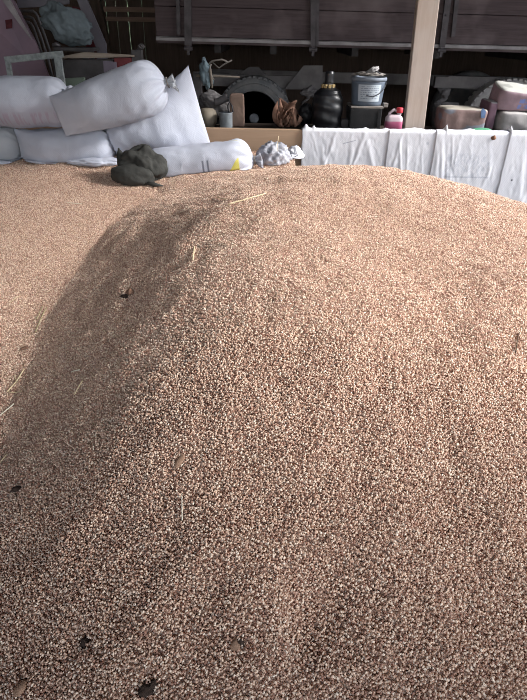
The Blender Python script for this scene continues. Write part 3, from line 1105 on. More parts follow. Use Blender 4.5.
# timber post
pl, pr = at(404.5, 128, 4.42), at(424.5, 128, 4.42)
tl, tr = at(418, 0, 4.42), at(440, 0, 4.42)
def ext(a, b, z):
    k = (z-a.z)/(b.z-a.z)
    return a + (b-a)*k
post_pts_bot = [ext(pl, tl, 0.0), ext(pr, tr, 0.0)]
post_pts_top = [ext(pl, tl, 3.89), ext(pr, tr, 3.89)]
mb = MB()
vs = []
for (a, b) in (post_pts_bot, post_pts_top):
    vs += [a, b, b+V((-0.01, 0.11, 0)), a+V((0.01, 0.11, 0))]
mb.add(vs, [(0,1,5,4), (1,2,6,5), (2,3,7,6), (3,0,4,7), (3,2,1,0), (4,5,6,7)])
o = mb.build('timber_post', M_post, None, False, 0.006)
tag(o, 'pale squared timber post rising past the truck bed, behind the white cloths', 'post')


def lathe_px(prof_px, cx, Y, n=32, **kw):
    """prof_px: (half width px, py) list from bottom to top around image column cx."""
    base = at(cx, prof_px[0][1], Y)
    pr = []
    for (hw, py) in prof_px:
        m = pxm(cx, py, Y)
        pr.append((max(hw*m, 0.0005), at(cx, py, Y).z))
    return MB().lathe((base.x, Y, 0), pr, n, **kw)


KY = 4.76
# battered box with pale board, bucket on top
bl, br_ = at(350.5, 108.5, KY-0.10), at(382.5, 108.5, KY-0.10)
boxtop = bl.z
bx = empty('black_box', ((bl.x+br_.x)/2, KY+0.03, BZ))
MB().box2((bl.x, KY-0.10, BZ), (br_.x, KY+0.16, boxtop)).build('body', M_crate, bx, bevel=0.006)
MB().box2((bl.x+0.01, KY-0.105, BZ+0.02), (bl.x+0.03, KY-0.09, boxtop-0.015)).build('corner_strap', M_crate, bx)
MB().box2((br_.x-0.03, KY-0.105, BZ+0.02), (br_.x-0.01, KY-0.09, boxtop-0.015)).build('corner_strap', M_crate, bx)
tag(bx, 'battered black box on the bench carrying the slate bucket', 'box')
pb = MB()
pb.box(((bl.x+br_.x)/2+0.005, KY+0.03, boxtop+0.0095), ((br_.x-bl.x)+0.004, 0.26, 0.016))
pb.box((br_.x+0.034, KY-0.02, boxtop+0.022), (0.035, 0.06, 0.03))
o = pb.build('pale_board', M_lathpale, None, False, 0.003)
tag(o, 'short pale board lying between the black box and the slate bucket', 'board')
bktz = boxtop+0.0185
prof = [(14.6, 106.6), (14.9, 104), (15.8, 92), (16.5, 82), (16.6, 80.5), (17.6, 80.2), (17.8, 77.2), (17.2, 76.4), (16.0, 76.3), (15.8, 78)]
m0 = pxm(367, 100, KY)
bcx = at(367, 100, KY).x
bpr = [(hw*m0, bktz + (106.6-py)*m0*0.83) for hw, py in prof]
bk = empty('bucket', (bcx, KY+0.02, bktz))
bc = V((bcx, KY+0.02, 0))
MB().lathe(bc, bpr[:5], 40).build('body', M_bucket, bk, True)
MB().lathe(bc, [(bpr[4][0]*0.95, bpr[4][1]+0.0005)] + bpr[5:], 40).build('rim', M_bucketrim, bk, True)
lidz = bpr[7][1]
# label on the front
lv, lf, luv = [], [], []
for j in range(9):
    for i in range(17):
        u, v = i/16, j/8
        a = -PI/2 + (u-0.5)*1.45 - 0.02
        z = bpr[1][1]+0.016 + v*0.120
        k = (z-bpr[0][1])/(bpr[4][1]-bpr[0][1])
        r = bpr[0][0]+(bpr[4][0]-bpr[0][0])*min(1, max(0, k))+0.0025
        lv.append(V((bc.x+r*math.cos(a), bc.y+r*math.sin(a), z))); luv.append((u, v))
for j in range(8):
    for i in range(16):
        lf.append((j*17+i, j*17+i+1, (j+1)*17+i+1, (j+1)*17+i))
obj('label', lv, lf, M_label, bk, True, luv)
hp = []
for i in range(21):
    s = i/20
    a = -0.35 - s*2.3*0.62
    r = bpr[4][0]+0.008
    z = bpr[3][1] - 0.09*math.sin(s*PI*0.62)**0.9
    hp.append((bc.x+r*math.cos(a), bc.y+r*math.sin(a), z))
MB().tube(hp, 0.0035, 6).build('handle', M_handle, bk, True)
tag(bk, 'slate blue plastic bucket with a pale label, standing on the black box', 'bucket')
lid = empty('bucket_load', (bc.x, bc.y, lidz+0.002))
MB().blob((bc.x-0.005, bc.y, lidz+0.019), (0.112, 0.10, 0.014), None, 0.4, 2.4, 3, 4, 0.3, 8, zmin=None).build('dark_scraps', M_clutter, lid, True)
MB().blob((bc.x+0.015, bc.y-0.02, lidz+0.040), (0.048, 0.045, 0.020), Matrix.Rotation(-0.5, 3, 'Y'), 0.5, 2.6, 5, 4, 0.3, 8, True).build('paper', M_ragw, lid, True)
MB().tube([(bc.x+0.02, bc.y-0.06, lidz+0.048), (bc.x+0.06, bc.y-0.05, lidz+0.036), (bc.x+0.095, bc.y-0.04, lidz+0.012)], 0.005, 6).build('wire', M_handle, lid, True)
lid.name = 'scrap_pile'
tag(lid, 'crumpled paper and dark scraps heaped on top of the slate bucket', 'scraps')

# black jug with tan stopper
m1 = pxm(327, 105, KY)
jx = at(327.5, 105, KY).x
jz = BZ
def jugr(a, s):
    return 0.0035*math.sin(s*46 + math.cos(a)*2.0) if 0.12 < s < 0.8 else 0
jp = [(0.085, 0), (0.098, 0.012), (0.106, 0.05), (0.112, 0.10), (0.113, 0.15), (0.110, 0.19), (0.100, 0.225), (0.082, 0.25), (0.06, 0.265), (0.042, 0.275), (0.036, 0.29), (0.034, 0.32), (0.036, 0.355), (0.03, 0.37)]
fine = []
for i in range(len(jp)-1):
    for k in range(6):
        s = k/6
        fine.append((jp[i][0]*(1-s)+jp[i+1][0]*s, jp[i][1]*(1-s)+jp[i+1][1]*s))
fine.append(jp[-1])
zsc = (at(327, 84, KY).z - BZ)/0.29
jug = empty('jug', (jx, KY, jz))
MB().lathe((jx, KY, jz), [(r*1.1 if h < 0.26 else r, h*zsc) for r, h in fine], 48, wob=jugr).build('body', M_black, jug, True)
zt = jz+0.272*zsc
cork = MB()
for a in range(9):
    an = a/9*2*PI
    cork.box((jx-0.006+0.044*math.cos(an), KY+0.044*math.sin(an), zt+0.006), (0.024, 0.024, 0.026), Matrix.Rotation(an, 3, 'Z'))
cork.build('tan_collar', M_tan, jug, False, 0.004)
tag(jug, 'glossy black ribbed jug with a tan collar at its neck, left of the bucket', 'jug')
c = at(306, 113, KY+0.09)
mb = MB().blob((c.x, KY+0.12, BZ+0.085), (0.062, 0.06, 0.085), None, 0.3, 2, 3, 4, 0.2, 6)
mb.v = [V((v.x, v.y, max(v.z, BZ+0.002))) for v in mb.v]
o = mb.build('black_bag', M_blackbag, None, True)
tag(o, 'small black plastic bag slumped left of the black jug', 'plastic bag')
o = MB().box2((at(341, 120, KY).x, KY-0.03, BZ), (at(349, 120, KY).x, KY+0.05, at(345, 119, KY).z)).build('dark_block', M_darksteel, None, False, 0.004)
tag(o, 'small dark block wedged between the black jug and the black box', 'block')

# canister with pink liquid
c = at(394, 118, KY-0.05)
cz = at(394, 108, KY-0.05).z
ct = empty('canister', (c.x, KY-0.05, BZ))
hgt = cz - BZ
def rbox_prof(mb, cx, cy, z0, z1, wx, wy, n=32, top=0.0):
    rows = []
    for (s, k) in ((0, .88), (.04, 1), (.5, 1), (.80, .97), (.92, .80), (1, .45)):
        rows.append((z0+(z1-z0)*s, k))
    vs, fs = [], []
    for z, k in rows:
        for i in range(n):
            a = 2*PI*i/n
            ca, sa = math.cos(a), math.sin(a)
            vs.append(V((cx+math.copysign(abs(ca)**0.5, ca)*wx*k, cy+math.copysign(abs(sa)**0.5, sa)*wy*k, z)))
    for i in range(len(rows)-1):
        for k in range(n):
            fs.append((i*n+k, i*n+(k+1) % n, (i+1)*n+(k+1) % n, (i+1)*n+k))
    fs.append(tuple(range(n-1, -1, -1))); fs.append(tuple((len(rows)-1)*n+k for k in range(n)))
    return mb.add(vs, fs)
mmc = pxm(394, 118, KY-0.05)
ob = rbox_prof(MB(), c.x, KY-0.05, BZ, BZ+hgt*0.72, 8.6*mmc, 0.045).build('body', M_canister, ct, True)
nx = c.x+4.6*mmc
MB().lathe((nx, KY-0.05, 0), [(0.017, BZ+hgt*0.68), (0.017, BZ+hgt*0.84)], 20).build('neck', M_canister, ct, True)
MB().lathe((nx, KY-0.05, 0), [(0.026, BZ+hgt*0.80), (0.027, BZ+hgt*0.83), (0.027, BZ+hgt*0.99), (0.024, BZ+hgt*1.02)], 24).build('cap', M_redcap, ct, True)
MB().tube([(c.x-6*mmc, KY-0.05, BZ+hgt*0.55), (c.x-5*mmc, KY-0.05, BZ+hgt*0.78), (c.x-1*mmc, KY-0.05, BZ+hgt*0.92), (c.x+3*mmc, KY-0.05, BZ+hgt*0.86)], 0.011, 10).build('handle', M_canister, ct, True)
tag(ct, 'small translucent canister of pink liquid with a red cap, beside the timber post', 'canister')


# bags at the right
def pillowbox(px0, px1, py0, py1, Yc, dy, bulge, seed, rotz=0.0, roty=0.0, z0=None, amp=0.006, rotx=0.0):
    a, b = at(px0, (py0+py1)/2, Yc), at(px1, (py0+py1)/2, Yc)
    zt = at((px0+px1)/2, py0, Yc).z
    zb = z0 if z0 is not None else at((px0+px1)/2, py1, Yc).z
    sx, sy, sz = (b.x-a.x)/2, dy, (zt-zb)/2
    c = V(((a.x+b.x)/2, Yc+dy, (zt+zb)/2))
    bm = bmesh.new()
    bmesh.ops.create_cube(bm, size=2)
    bmesh.ops.subdivide_edges(bm, edges=bm.edges, cuts=11, use_grid_fill=True)
    vs = []
    R = Matrix.Rotation(rotz, 3, 'Z') @ Matrix.Rotation(rotx, 3, 'X') @ Matrix.Rotation(roty, 3, 'Y')
    for v in bm.verts:
        q = v.co.copy()
        # round the edges, bulge the faces
        m = max(abs(q.x), abs(q.y), abs(q.z))
        ln = q.length
        rr = (abs(q.x)**12+abs(q.y)**12+abs(q.z)**12)**(1/12)
        q = q/rr
        q = V((q.x*(1+bulge*(1-q.y**2)*(1-q.z**2)), q.y*(1+bulge*(1-q.x**2)*(1-q.z**2)), q.z*(1+bulge*(1-q.x**2)*(1-q.y**2))))
        p = R @ V((q.x*sx, q.y*sy, q.z*sz))
        p = p + p.normalized()*amp*(noise.noise(p*14+V((seed, 0, 0)))*1.5 + 0.5-abs(noise.noise(p*26+V((0, seed, 0)))))
        vs.append(p+c)
    fs = [tuple(v.index for v in f.verts) for f in bm.faces]
    bm.free()
    return MB().add(vs, fs)


def floor_clip(mb, z):
    mb.v = [V((v.x, v.y, max(v.z, z))) for v in mb.v]
    return mb


o = floor_clip(pillowbox(443, 487, 109, 128, 4.66, 0.12, 0.025, 2, 0.0, 0.02, BZ+0.001), BZ+0.0015).build('paper_bag', M_bag_pattern, None, True)
tag(o, 'full paper bag with a worn blue-grey print, standing alone right of the post', 'paper bag')
tg = MB().prism([at(481, 118, 4.646), at(485, 118, 4.646), at(486, 111, 4.646), at(483, 108, 4.646), at(481, 111, 4.646)], 0.006).build('blue_scrap', M_blue, o, False)
o = floor_clip(pillowbox(501, 547, 113.5, 128, 4.68, 0.13, 0.10, 5, 0.0, 0.05, BZ+0.001), BZ+0.0015).build('paper_bag', M_bag_white, None, True)
tag(o, 'dusty white bag at the bottom of the stack at the right edge', 'paper bag')
wbz = max((o.matrix_basis @ v.co).z for v in o.data.vertices)
o2 = floor_clip(pillowbox(488, 496, 102, 128, 4.72, 0.12, 0.03, 7, 0.0, 0.03, BZ+0.001), BZ+0.0015).build('paper_bag', M_bag_pink, None, True)
tag(o2, 'dusky pink bag standing on end left of the stacked bags at the right edge', 'paper bag')
o = floor_clip(pillowbox(500, 553, 89, 112, 4.70, 0.13, 0.04, 9, 0.0, 0.10, wbz+0.002, 0.006, 0.22), wbz+0.003).build('paper_bag', M_bag_top, None, True)
tag(o, 'pale-topped pink paper bag with blue lettering on top of the right stack', 'paper bag')
# clutter left of the wheel, on the bench
o = lathe_px([(7.5, 128), (9.0, 124), (9.6, 118), (8.6, 113), (6.0, 110.5), (3.5, 110)], 208, KY, 32).build('clay_pot', M_jar, None, True)
o.location.z = BZ
tag(o, 'round tan clay pot half hidden behind the tall-pointed white sack', 'pot')
tin = empty('tin_can', (at(226, 120, KY-0.06).x, KY-0.06, BZ))
mm = pxm(226, 120, KY)
hc = at(226, 112.5, KY-0.06).z - BZ
MB().lathe((tin.location.x, KY-0.06, BZ), [(6.2*mm, 0), (6.4*mm, 0.004), (6.4*mm, hc*0.97), (6.7*mm, hc*0.985), (6.7*mm, hc)], 32).build('body', M_can, tin, True)
MB().lathe((tin.location.x, KY-0.06, BZ+hc+0.0008), [(5.9*mm, 0), (5.9*mm, 0.001)], 32).build('shade_disc', M_can_shade, tin, False)  # dark disc on the closed top, painted as the tin's shaded hollow
tag(tin, 'dented pale blue-grey tin can standing behind the brown board', 'tin can')
mb = pillowbox(230, 244, 94.5, 127, KY-0.02, 0.035, 0.02, 4, 0.0, -0.02, BZ+0.001, 0.003)
o = floor_clip(mb, BZ+0.0012).build('cardboard_box', M_card, None, False)
tag(o, 'narrow brown cardboard box in front of the truck wheel', 'box')
mb = MB().blob(at(214, 104, KY+0.14), (0.135, 0.07, 0.085), Matrix.Rotation(0.35, 3, 'Y'), 0.28, 1.6, 12, 5, 0.12, 5)
mb.v = [V((v.x, v.y, max(v.z, BZ+0.002))) for v in mb.v]
o = mb.build('felt_blanket', M_blanket, None, True)
tag(o, 'grey-brown felt blanket bundled above the tan clay pot', 'blanket')
# dark support under the bundle, keeps it up
o = MB().box2((at(200, 120, KY+0.15).x, KY+0.12, BZ), (at(229, 120, KY+0.15).x, KY+0.19, at(214, 108, KY+0.15).z-0.07)).build('dark_carton', M_crate, None, False, 0.004)
tag(o, 'dark carton carrying the felt blanket behind the tin can', 'box')
o = MB().tube([at(229, 113, KY-0.075), at(227.5, 106, KY-0.05), at(229.5, 102, KY-0.05), at(232, 106, KY-0.06), at(233, 112, KY-0.075)], 0.006, 8).build('wire_loop', M_handle, None, True)
tag(o, 'black wire loop leaning on the brown cardboard box', 'wire')
o = MB().tube([at(p, 100-2.5*math.sin((p-222)/14*PI), KY+0.02) for p in range(214, 229, 2)], [0.03]*8, 10).build('dark_sleeve', M_cover, None, True)
o.data.materials[0] = M_darksteel
tag(o, 'dark rolled cloth lying over the felt blanket beside the cardboard', 'cloth')

# dried leaves
lb = empty('dried_leaves', (at(289, 126, KY).x, KY, BZ))
r = random.Random(4)
for i in range(28):
    bx0 = at(279+r.uniform(0, 17), 127, KY)
    px, py = 277+r.uniform(0, 20), 97+r.uniform(0, 22)
    tip = at(px, py, KY-0.05+r.uniform(-0.04, 0.08))
    base = V((bx0.x, KY+r.uniform(-0.05, 0.06), BZ+0.01))
    n = 7
    wid = r.uniform(0.016, 0.034)
    sd = V((r.uniform(-1, 1), r.uniform(-0.6, 0.6), r.uniform(-0.2, 0.2))).normalized()
    cu = V((r.uniform(-0.05, 0.05), r.uniform(-0.05, 0.03), r.uniform(-0.02, 0.02)))
    vs, fs = [], []
    for k in range(n):
        s = k/(n-1)
        p = base.lerp(tip, s) + cu*math.sin(s*PI)
        ww = wid*(0.25+math.sin(PI*min(1, s*0.95+0.03)))*0.9
        tw = Matrix.Rotation(s*r.uniform(0.5, 2.0), 3, (tip-base).normalized())
        q = tw @ sd
        nn = q.cross((tip-base).normalized())*0.005
        vs += [p-q*ww, p+nn, p+q*ww]
    for k in range(n-1):
        fs += [(k*3, k*3+1, k*3+4, k*3+3), (k*3+1, k*3+2, k*3+5, k*3+4)]
    l = obj('leaf', vs, fs, M_leaf, lb, True)
    sm = l.modifiers.new('thickness', 'SOLIDIFY'); sm.thickness = 0.0015
tag(lb, 'bunch of dried brown leaves standing right of the truck wheel', 'dried leaves')

# ------------------------------------------------------------------ the truck
TY = 7.0
railz = at(316, 44.5, TY).z
tx0 = at(155, 30, TY).x
tx1 = 3.9
tr_ = empty('truck', ((tx0+tx1)/2, TY+1.1, 0))
pz0 = railz + 0.035
heights = [0.285, 0.185, 0.20, 0.20]
z = pz0
for k, h in enumerate(heights):
    MB().box2((tx0, TY, z+0.003), (tx1, TY+0.035, z+h-0.003)).build('side_plank', M_truckwood, tr_, bevel=0.003)
    MB().box2((tx0, TY+2.25, z+0.003), (tx1, TY+2.285, z+h-0.003)).build('far_side_plank', M_truckwood, tr_)
    z += h
MB().box2((tx0, TY+0.04, pz0), (tx0+0.035, TY+2.245, z)).build('tailboard', M_truckwood, tr_)
MB().box2((tx1-0.035, TY+0.04, pz0), (tx1, TY+2.245, z)).build('headboard', M_truckwood, tr_)
MB().box2((tx0, TY+0.0, railz-0.03), (tx1, TY+2.285, railz+0.03)).build('bed_floor', M_truckwood, tr_)
rl = MB()
rl.box2((tx0, TY-0.025, railz+0.028), (tx1, TY-0.002, railz+0.032))
rl.bar((tx0, TY-0.018, railz+0.008), (tx1, TY-0.018, railz+0.012), 0.03, 0.03)
rl.build('bottom_rail', M_rail, tr_)
# stakes with hinges
for k, (pxt, wpx) in enumerate(((186.5, 7), (312, 5.5), (316.5, 3.2), (447.5, 6), (456, 4), (176.5, 3.5))):
    pb_ = {186.5: 187.5, 312: 312.5, 316.5: 316, 447.5: 441, 456: 452, 176.5: 178}[pxt]
    a = at(pb_, 47 if pxt not in (176.5, 456) else 36, TY-0.04); b = at(pxt, -6, TY-0.04)
    mw = pxm(pxt, 20, TY)*wpx
    s = MB()
    s.bar(a, b, mw, 0.03, up=(0, 1, 0))
    st = s.build('stake', M_stake, tr_)
    if pxt in (186.5, 312, 447.5):
        h = MB()
        q = a + V((0, -0.008, -0.03))
        h.lathe((q.x-0.045, q.y, q.z), [(0.022, 0), (0.022, 0.09)], 16, axis='x')
        h.box((q.x, q.y, q.z-0.02), (0.03, 0.03, 0.09))
        h.build('hinge', M_stake, st)
        for f in (0.35, 0.62):
            p = a.lerp(b, f) + V((0, -0.02, 0))
            MB().lathe(p, [(0.011, 0), (0.011, -0.012)], 10, axis='y').build('bolt', M_darksteel, st)
# chassis
cyn = TY+0.62
za, zb = at(255, 76, cyn).z, at(255, 88, cyn).z
MB().box2((tx0+0.35, cyn, zb), (at(322, 80, cyn).x, cyn+0.08, za)).build('chassis_beam', M_chassis, tr_)
za2, zb2 = at(480, 77, cyn-0.1).z, at(480, 88, cyn-0.1).z
rb_ = MB()
rb_.box2((at(435, 80, cyn-0.1).x, cyn-0.1, zb2), (tx1-0.1, cyn-0.02, za2))
rb_.box2((at(447, 80, cyn-0.1).x, cyn-0.13, za2), (tx1-0.1, cyn, za2+0.012))
rb_.build('chassis_beam', M_chassis, tr_)
MB().box2((tx0+0.35, cyn+1.0, zb), (tx1-0.1, cyn+1.08, za)).build('chassis_beam', M_chassis, tr_)
for bxp in (tx0+0.6, 0.0, 1.0, 2.0, 3.2):
    MB().box2((bxp, TY+0.55, railz-0.13), (bxp+0.08, TY+2.2, railz-0.03)).build('cross_member', M_darksteel, tr_)
# triangular plate behind the jug, lever bracket at right
MB().prism([at(284, 90, cyn-0.06), at(322, 90, cyn-0.06), at(322, 66, cyn-0.06), at(303, 66, cyn-0.06)], 0.03).build('gusset_plate', M_chassis, tr_)
MB().prism([at(237, 76, cyn-0.06), at(266, 76, cyn-0.06), at(258, 68, cyn-0.06), at(248, 68, cyn-0.06)], 0.03).build('gusset_plate', M_darksteel, tr_)
bkt = MB()
Yb = cyn-0.16
bkt.prism([at(437, 88, Yb), at(451, 88, Yb), at(447, 98, Yb), at(443, 98, Yb)], 0.05)
bkt.tube([at(446, 96, Yb), at(440, 101, Yb), at(436, 103, Yb)], 0.035, 10)
bkt.tube([at(436, 103, Yb), at(447, 103, Yb), at(458, 104, Yb)], 0.022, 10)
bkt.blob(at(445, 93, Yb-0.02), (0.05, 0.04, 0.05), None, 0.4, 2, 3, 3)
bkt.blob(at(437, 103, Yb-0.02), (0.045, 0.05, 0.035), None, 0.4, 2, 5, 3)
bkt.build('spring_bracket', M_chassis, tr_, True)
lb2 = MB()
lb2.blob(at(309, 93, cyn-0.1), (0.10, 0.06, 0.055), None, 0.45, 2, 5, 4, 0.3, 6)
lb2.tube([at(303, 90, cyn-0.1), at(308, 99, cyn-0.1), at(301, 104, cyn-0.1)], 0.018, 8)
lb2.build('spring_bracket', M_chassis, tr_, True)


def wheel(px, py, rpx, Yc, mat, seed):
    c = at(px, py, Yc)
    R = rpx*pxm(px, py, Yc)
    tw = 0.13
    prof = [(R*0.52, -tw*0.72), (R*0.56, -tw*0.92), (R*0.68, -tw*1.0), (R*0.80, -tw*1.0), (R*0.90, -tw*0.92), (R*0.955, -tw*0.78), (R*0.985, -tw*0.5), (R*0.985, tw*0.5), (R*0.955, tw*0.78), (R*0.88, tw), (R*0.6, tw), (R*0.52, tw*0.7)]
    mb = MB().lathe((c.x, c.y, c.z), prof, 72, axis='y')
    ti = mb.build('wheel', mat, tr_, True)
    n = 44
    for s in (-1, 1):
        lg = MB()
        for k in range(n):
            a = 2*PI*k/n
            rr = Matrix.Rotation(-a, 3, 'Y')
            p = rr @ V((R*0.964, s*tw*0.62, 0))
            lg.box(V((c.x, c.y, c.z))+p, (R*0.05, tw*0.62, R*0.085), rr)
        lg.build('tread', mat, ti, False, 0.004)
    rg = MB()
    for q in (0.66, 0.80):
        rg.lathe((c.x, c.y, c.z), [(R*q, -tw*0.98), (R*(q+0.006), -tw*1.035), (R*(q+0.022), -tw*1.035), (R*(q+0.028), -tw*0.98)], 64, axis='y')
    rg.build('sidewall_ring', mat, ti, True)
    MB().lathe((c.x, c.y, c.z), [(R*0.54, -tw*0.84), (R*0.52, -tw*0.90), (R*0.48, -tw*0.72), (R*0.43, -tw*0.62), (R*0.30, -tw*0.74), (R*0.2, -tw*0.78), (R*0.02, -tw*0.78)], 48, axis='y').build('rim', M_rim, ti, True)
    hb = MB().lathe((c.x, c.y, c.z), [(R*0.17, -tw*0.3), (R*0.16, -tw*0.9), (R*0.11, -tw*1.0), (R*0.01, -tw*1.02)], 24, axis='y')
    for k in range(8):
        a = 2*PI*k/8
        hb.lathe((c.x+R*0.25*math.cos(a), c.y-tw*0.72, c.z+R*0.25*math.sin(a)), [(R*0.035, 0), (R*0.035, -0.03)], 6, axis='y')
    hb.build('hub', M_rim, ti, False)
    return c, R


w1 = wheel(254, 118, 37.5, TY+0.55, M_tire, 1)
w2 = wheel(501, 122, 41, TY+0.42, M_tire_dust, 2)
for (c, R) in (w1, w2):
    MB().lathe((c.x, c.y+0.12, c.z), [(0.06, 0), (0.06, 1.3)], 16, axis='y').build('axle', M_darksteel, tr_, True)
    q = MB().lathe((c.x, c.y+1.45, c.z), [(R*0.5, -0.12), (R*0.9, -0.12), (R*0.985, -0.08), (R*0.985, 0.08), (R*0.9, 0.12), (R*0.5, 0.12)], 40, axis='y')
    q.build('far_wheel', M_tire, tr_, True)
print('wheel bottoms', [round(c.z-R, 3) for c, R in (w1, w2)])
tr_.rotation_euler.y = math.radians(0.4)
# blocks the truck stands on, if its tyres do not reach the floor
tag(tr_, 'old truck with dark plank cargo bed and dusty tyres at the back', 'truck')

# ------------------------------------------------------------------ scrap heap at the upper left
GY = 5.6
def slab(name, pts, Yc, depth, mat, parent=None, lean=0.0, bevel=0.002, smooth=False):
    q = [at(px, py, Yc + lean*(1 - py/80)) for px, py in pts]
    return MB().prism(q, depth).build(name, mat, parent, smooth, bevel)


def to_floor(o):
    """Reach the floor: pull the lowest corners of a leaning panel down to it."""
    zmin = min((o.location + v.co).z for v in o.data.vertices)
    for v in o.data.vertices:
        if (o.location+v.co).z < zmin+0.03:
            v.co.z = -o.location.z
    return o


ps = slab('sheet_metal', [(-60, -25), (2, -25), (18, 8), (36, 42), (52, 84), (62, 128), (-60, 128)], GY+0.3, 0.02, M_pink, None, 0.25)
to_floor(ps)
st = slab('rust_patch', [(5, 20), (12, 19), (12, 28), (6, 29)], GY+0.29, 0.006, M_rust, ps, 0.25)
tag(ps, 'faded pink sheet metal leaning at the left edge behind the sacks', 'sheet metal')
o = slab('pointed_board', [(2, 0), (10, 0), (21, 20), (32, 40), (29, 37), (14, 17)], GY+0.12, 0.02, M_greyboard, None, 0.2)
# carry the board up beyond the frame
tag(o, 'weathered grey pointed board lying against the pink sheet metal', 'board')
o = slab('roof_sheet', [(14, -14), (70, -14), (69, 4), (40, 7), (18, 8)], GY+1.15, 0.02, M_greypanel, None, 0.0)
tag(o, 'grey lilac sheet across the top of the scrap heap above the tube frames', 'sheet metal')
tf = empty('tube_frame', (at(38, 40, GY+0.9).x, GY+0.9, 0))
for k, (x0, y0, x1, y1, xe, ye) in enumerate(((17, 11, 36, 12, 53, 60), (21, 17, 33, 17, 48, 58), (24, 22, 31, 22, 43, 56))):
    pts = [(x0, y0)]
    pts += [(x1-3, y0), (x1, y1+1.5), (x1+2, y1+5), (xe-8, ye-24), (xe, ye), (xe+(xe-x1)*1.3, ye+62)]
    w_pts = [at(p, q, GY+0.85+0.05*k) for p, q in pts]
    w_pts[-1].z = 0.0
    MB().tube(w_pts, 0.012, 10).build('tube', M_tubes, tf, True)
tag(tf, 'nested bent steel tube frames standing behind the pointed board', 'tube frame')
mb = MB().blob(at(67, 25, GY+0.38), (0.225, 0.11, 0.15), Matrix.Rotation(0.42, 3, 'Y'), 0.34, 1.5, 6, 5, 0.15, 3.2, True)
mb.v = [V((v.x, v.y, max(v.z, at(66, 47, GY+0.42).z+0.004))) for v in mb.v]
o = mb.build('cloth_bundle', M_cover, None, True)
tag(o, 'grey-blue cloth bundle on the shelf of the scrap heap', 'cloth bundle')
# low table of scrap holding the bundle up
zt = at(66, 47, GY+0.42).z
tb = empty('scrap_table', (at(70, 60, GY+0.45).x, GY+0.45, 0))
MB().box2((at(56, 50, GY+0.3).x, GY+0.24, zt-0.03), (at(93, 50, GY+0.3).x, GY+0.52, zt)).build('table_top', M_darksteel, tb)
for px in (59, 90):
    xx = at(px, 60, GY+0.4).x
    for yy in (GY+0.28, GY+0.48):
        MB().box2((xx-0.02, yy-0.02, 0), (xx+0.02, yy+0.02, zt-0.03)).build('leg', M_darksteel, tb)
tag(tb, 'dark scrap table under the grey-blue cloth bundle', 'table')
mb = MB()
mb.tube([at(53, 46, GY+0.3), at(57, 44, GY+0.3), at(60, 47, GY+0.3)], 0.02, 8)
mb.blob(at(57, 46, GY+0.33), (0.035, 0.03, 0.03), None, 0.4, 2, 1, 3)
mb.v = [V((v.x, v.y, max(v.z, zt+0.002))) for v in mb.v]
o = mb.build('metal_fitting', M_tubes, None, True)
tag(o, 'small dull metal fitting below the grey-blue cloth bundle', 'fitting')
o = slab('leaning_panel', [(72, -12), (82, -12), (106, 44), (108, 128), (96, 128), (97, 50)], GY+0.85, 0.03, M_greypanel, None, 0.1)
to_floor(o)
tag(o, 'grey lilac panel leaning diagonally right of the cloth bundle', 'panel')
o = slab('rusty_sheet', [(72, 6), (80, 8), (95, 40), (98, 128), (80, 128), (86, 42)], GY+1.0, 0.02, M_rust, None, 0.1)
to_floor(o)
tag(o, 'dark red rusty sheet between the cloth bundle and the leaning grey panel', 'sheet metal')

# white painted frame
fr = empty('painted_frame', (at(33, 70, GY-0.25).x, GY-0.25, 0))
FY = GY-0.27
def fbar(a, b, w):
    A_, B_ = at(a[0], a[1], FY), at(b[0], b[1], FY)
    return MB().bar(A_, B_, 0.03, w*pxm(30, 60, FY), up=(0, 0, 1) if abs(A_.x-B_.x) > abs(A_.z-B_.z) else (1, 0, 0))
fbar((5, 60), (63, 54), 6).build('top_bar', M_frame, fr, bevel=0.004)
q = at(9, 140, FY); MB().bar(at(8, 62, FY), V((at(12, 110, FY).x, FY, 0)), 0.03, 5*pxm(30, 60, FY), up=(1, 0, 0)).build('stile', M_frame, fr, bevel=0.004)
MB().bar(at(57.8, 57, FY), V((at(64, 110, FY).x, FY, 0)), 0.03, 7.5*pxm(30, 60, FY), up=(1, 0, 0)).build('stile', M_frame, fr, bevel=0.004)
tag(fr, 'chipped white painted frame standing behind the left sacks', 'frame')
# lath and oddments
Yl = GY-0.02
lt = MB().bar(at(62, 55.5, Yl+0.1), at(133, 55.5, Yl), 0.06, 0.045)
lt = MB().prism([at(58, 57, Yl), at(84, 52, Yl), at(134, 55, Yl), at(134, 57, Yl), at(95, 58, Yl), at(58, 58.5, Yl)], 0.02)
o = lt.build('wooden_lath', M_lath, None, False, 0.003)
tag(o, 'pale split wooden lath lying level behind the tied white sack', 'lath')
sup = slab('dark_crate', [(64, 60), (112, 60), (112, 128), (64, 128)], Yl+0.02, 0.25, M_darksteel)
to_floor(sup); tag(sup, 'dark crate standing under the pale wooden lath', 'crate')
o = slab('green_board', [(64, 78.5), (84, 77.5), (84, 128), (64, 128)], Yl-0.06, 0.04, M_green)
to_floor(o)
tag(o, 'pale green board showing in the gap between the upper sacks', 'board')
lil = slab('lilac_sheet', [(103, 61), (116, 62), (118, 128), (104, 128)], Yl-0.06, 0.02, M_lilac)
to_floor(lil); tag(lil, 'lilac sheet standing right of the dark crate', 'sheet metal')
rd = slab('red_box', [(114, 58), (131, 58), (131, 128), (118, 128)], Yl+0.05, 0.15, M_red)
to_floor(rd); tag(rd, 'faded red box standing under the right end of the lath', 'box')
pm = MB()
pm.bar(V((at(138, 110, Yl).x, Yl+0.1, 0)), at(137, 50, Yl+0.1), 0.09, 0.09, up=(0, 1, 0))
pm.blob(at(141, 46.5, Yl+0.06), (0.032, 0.03, 0.022), None, 0.3, 2, 1, 3)
pm.tube([at(137, 52, Yl+0.08), at(141, 47, Yl+0.06)], 0.016, 8)
o = pm.build('drawbar', M_darksteel, None, False)
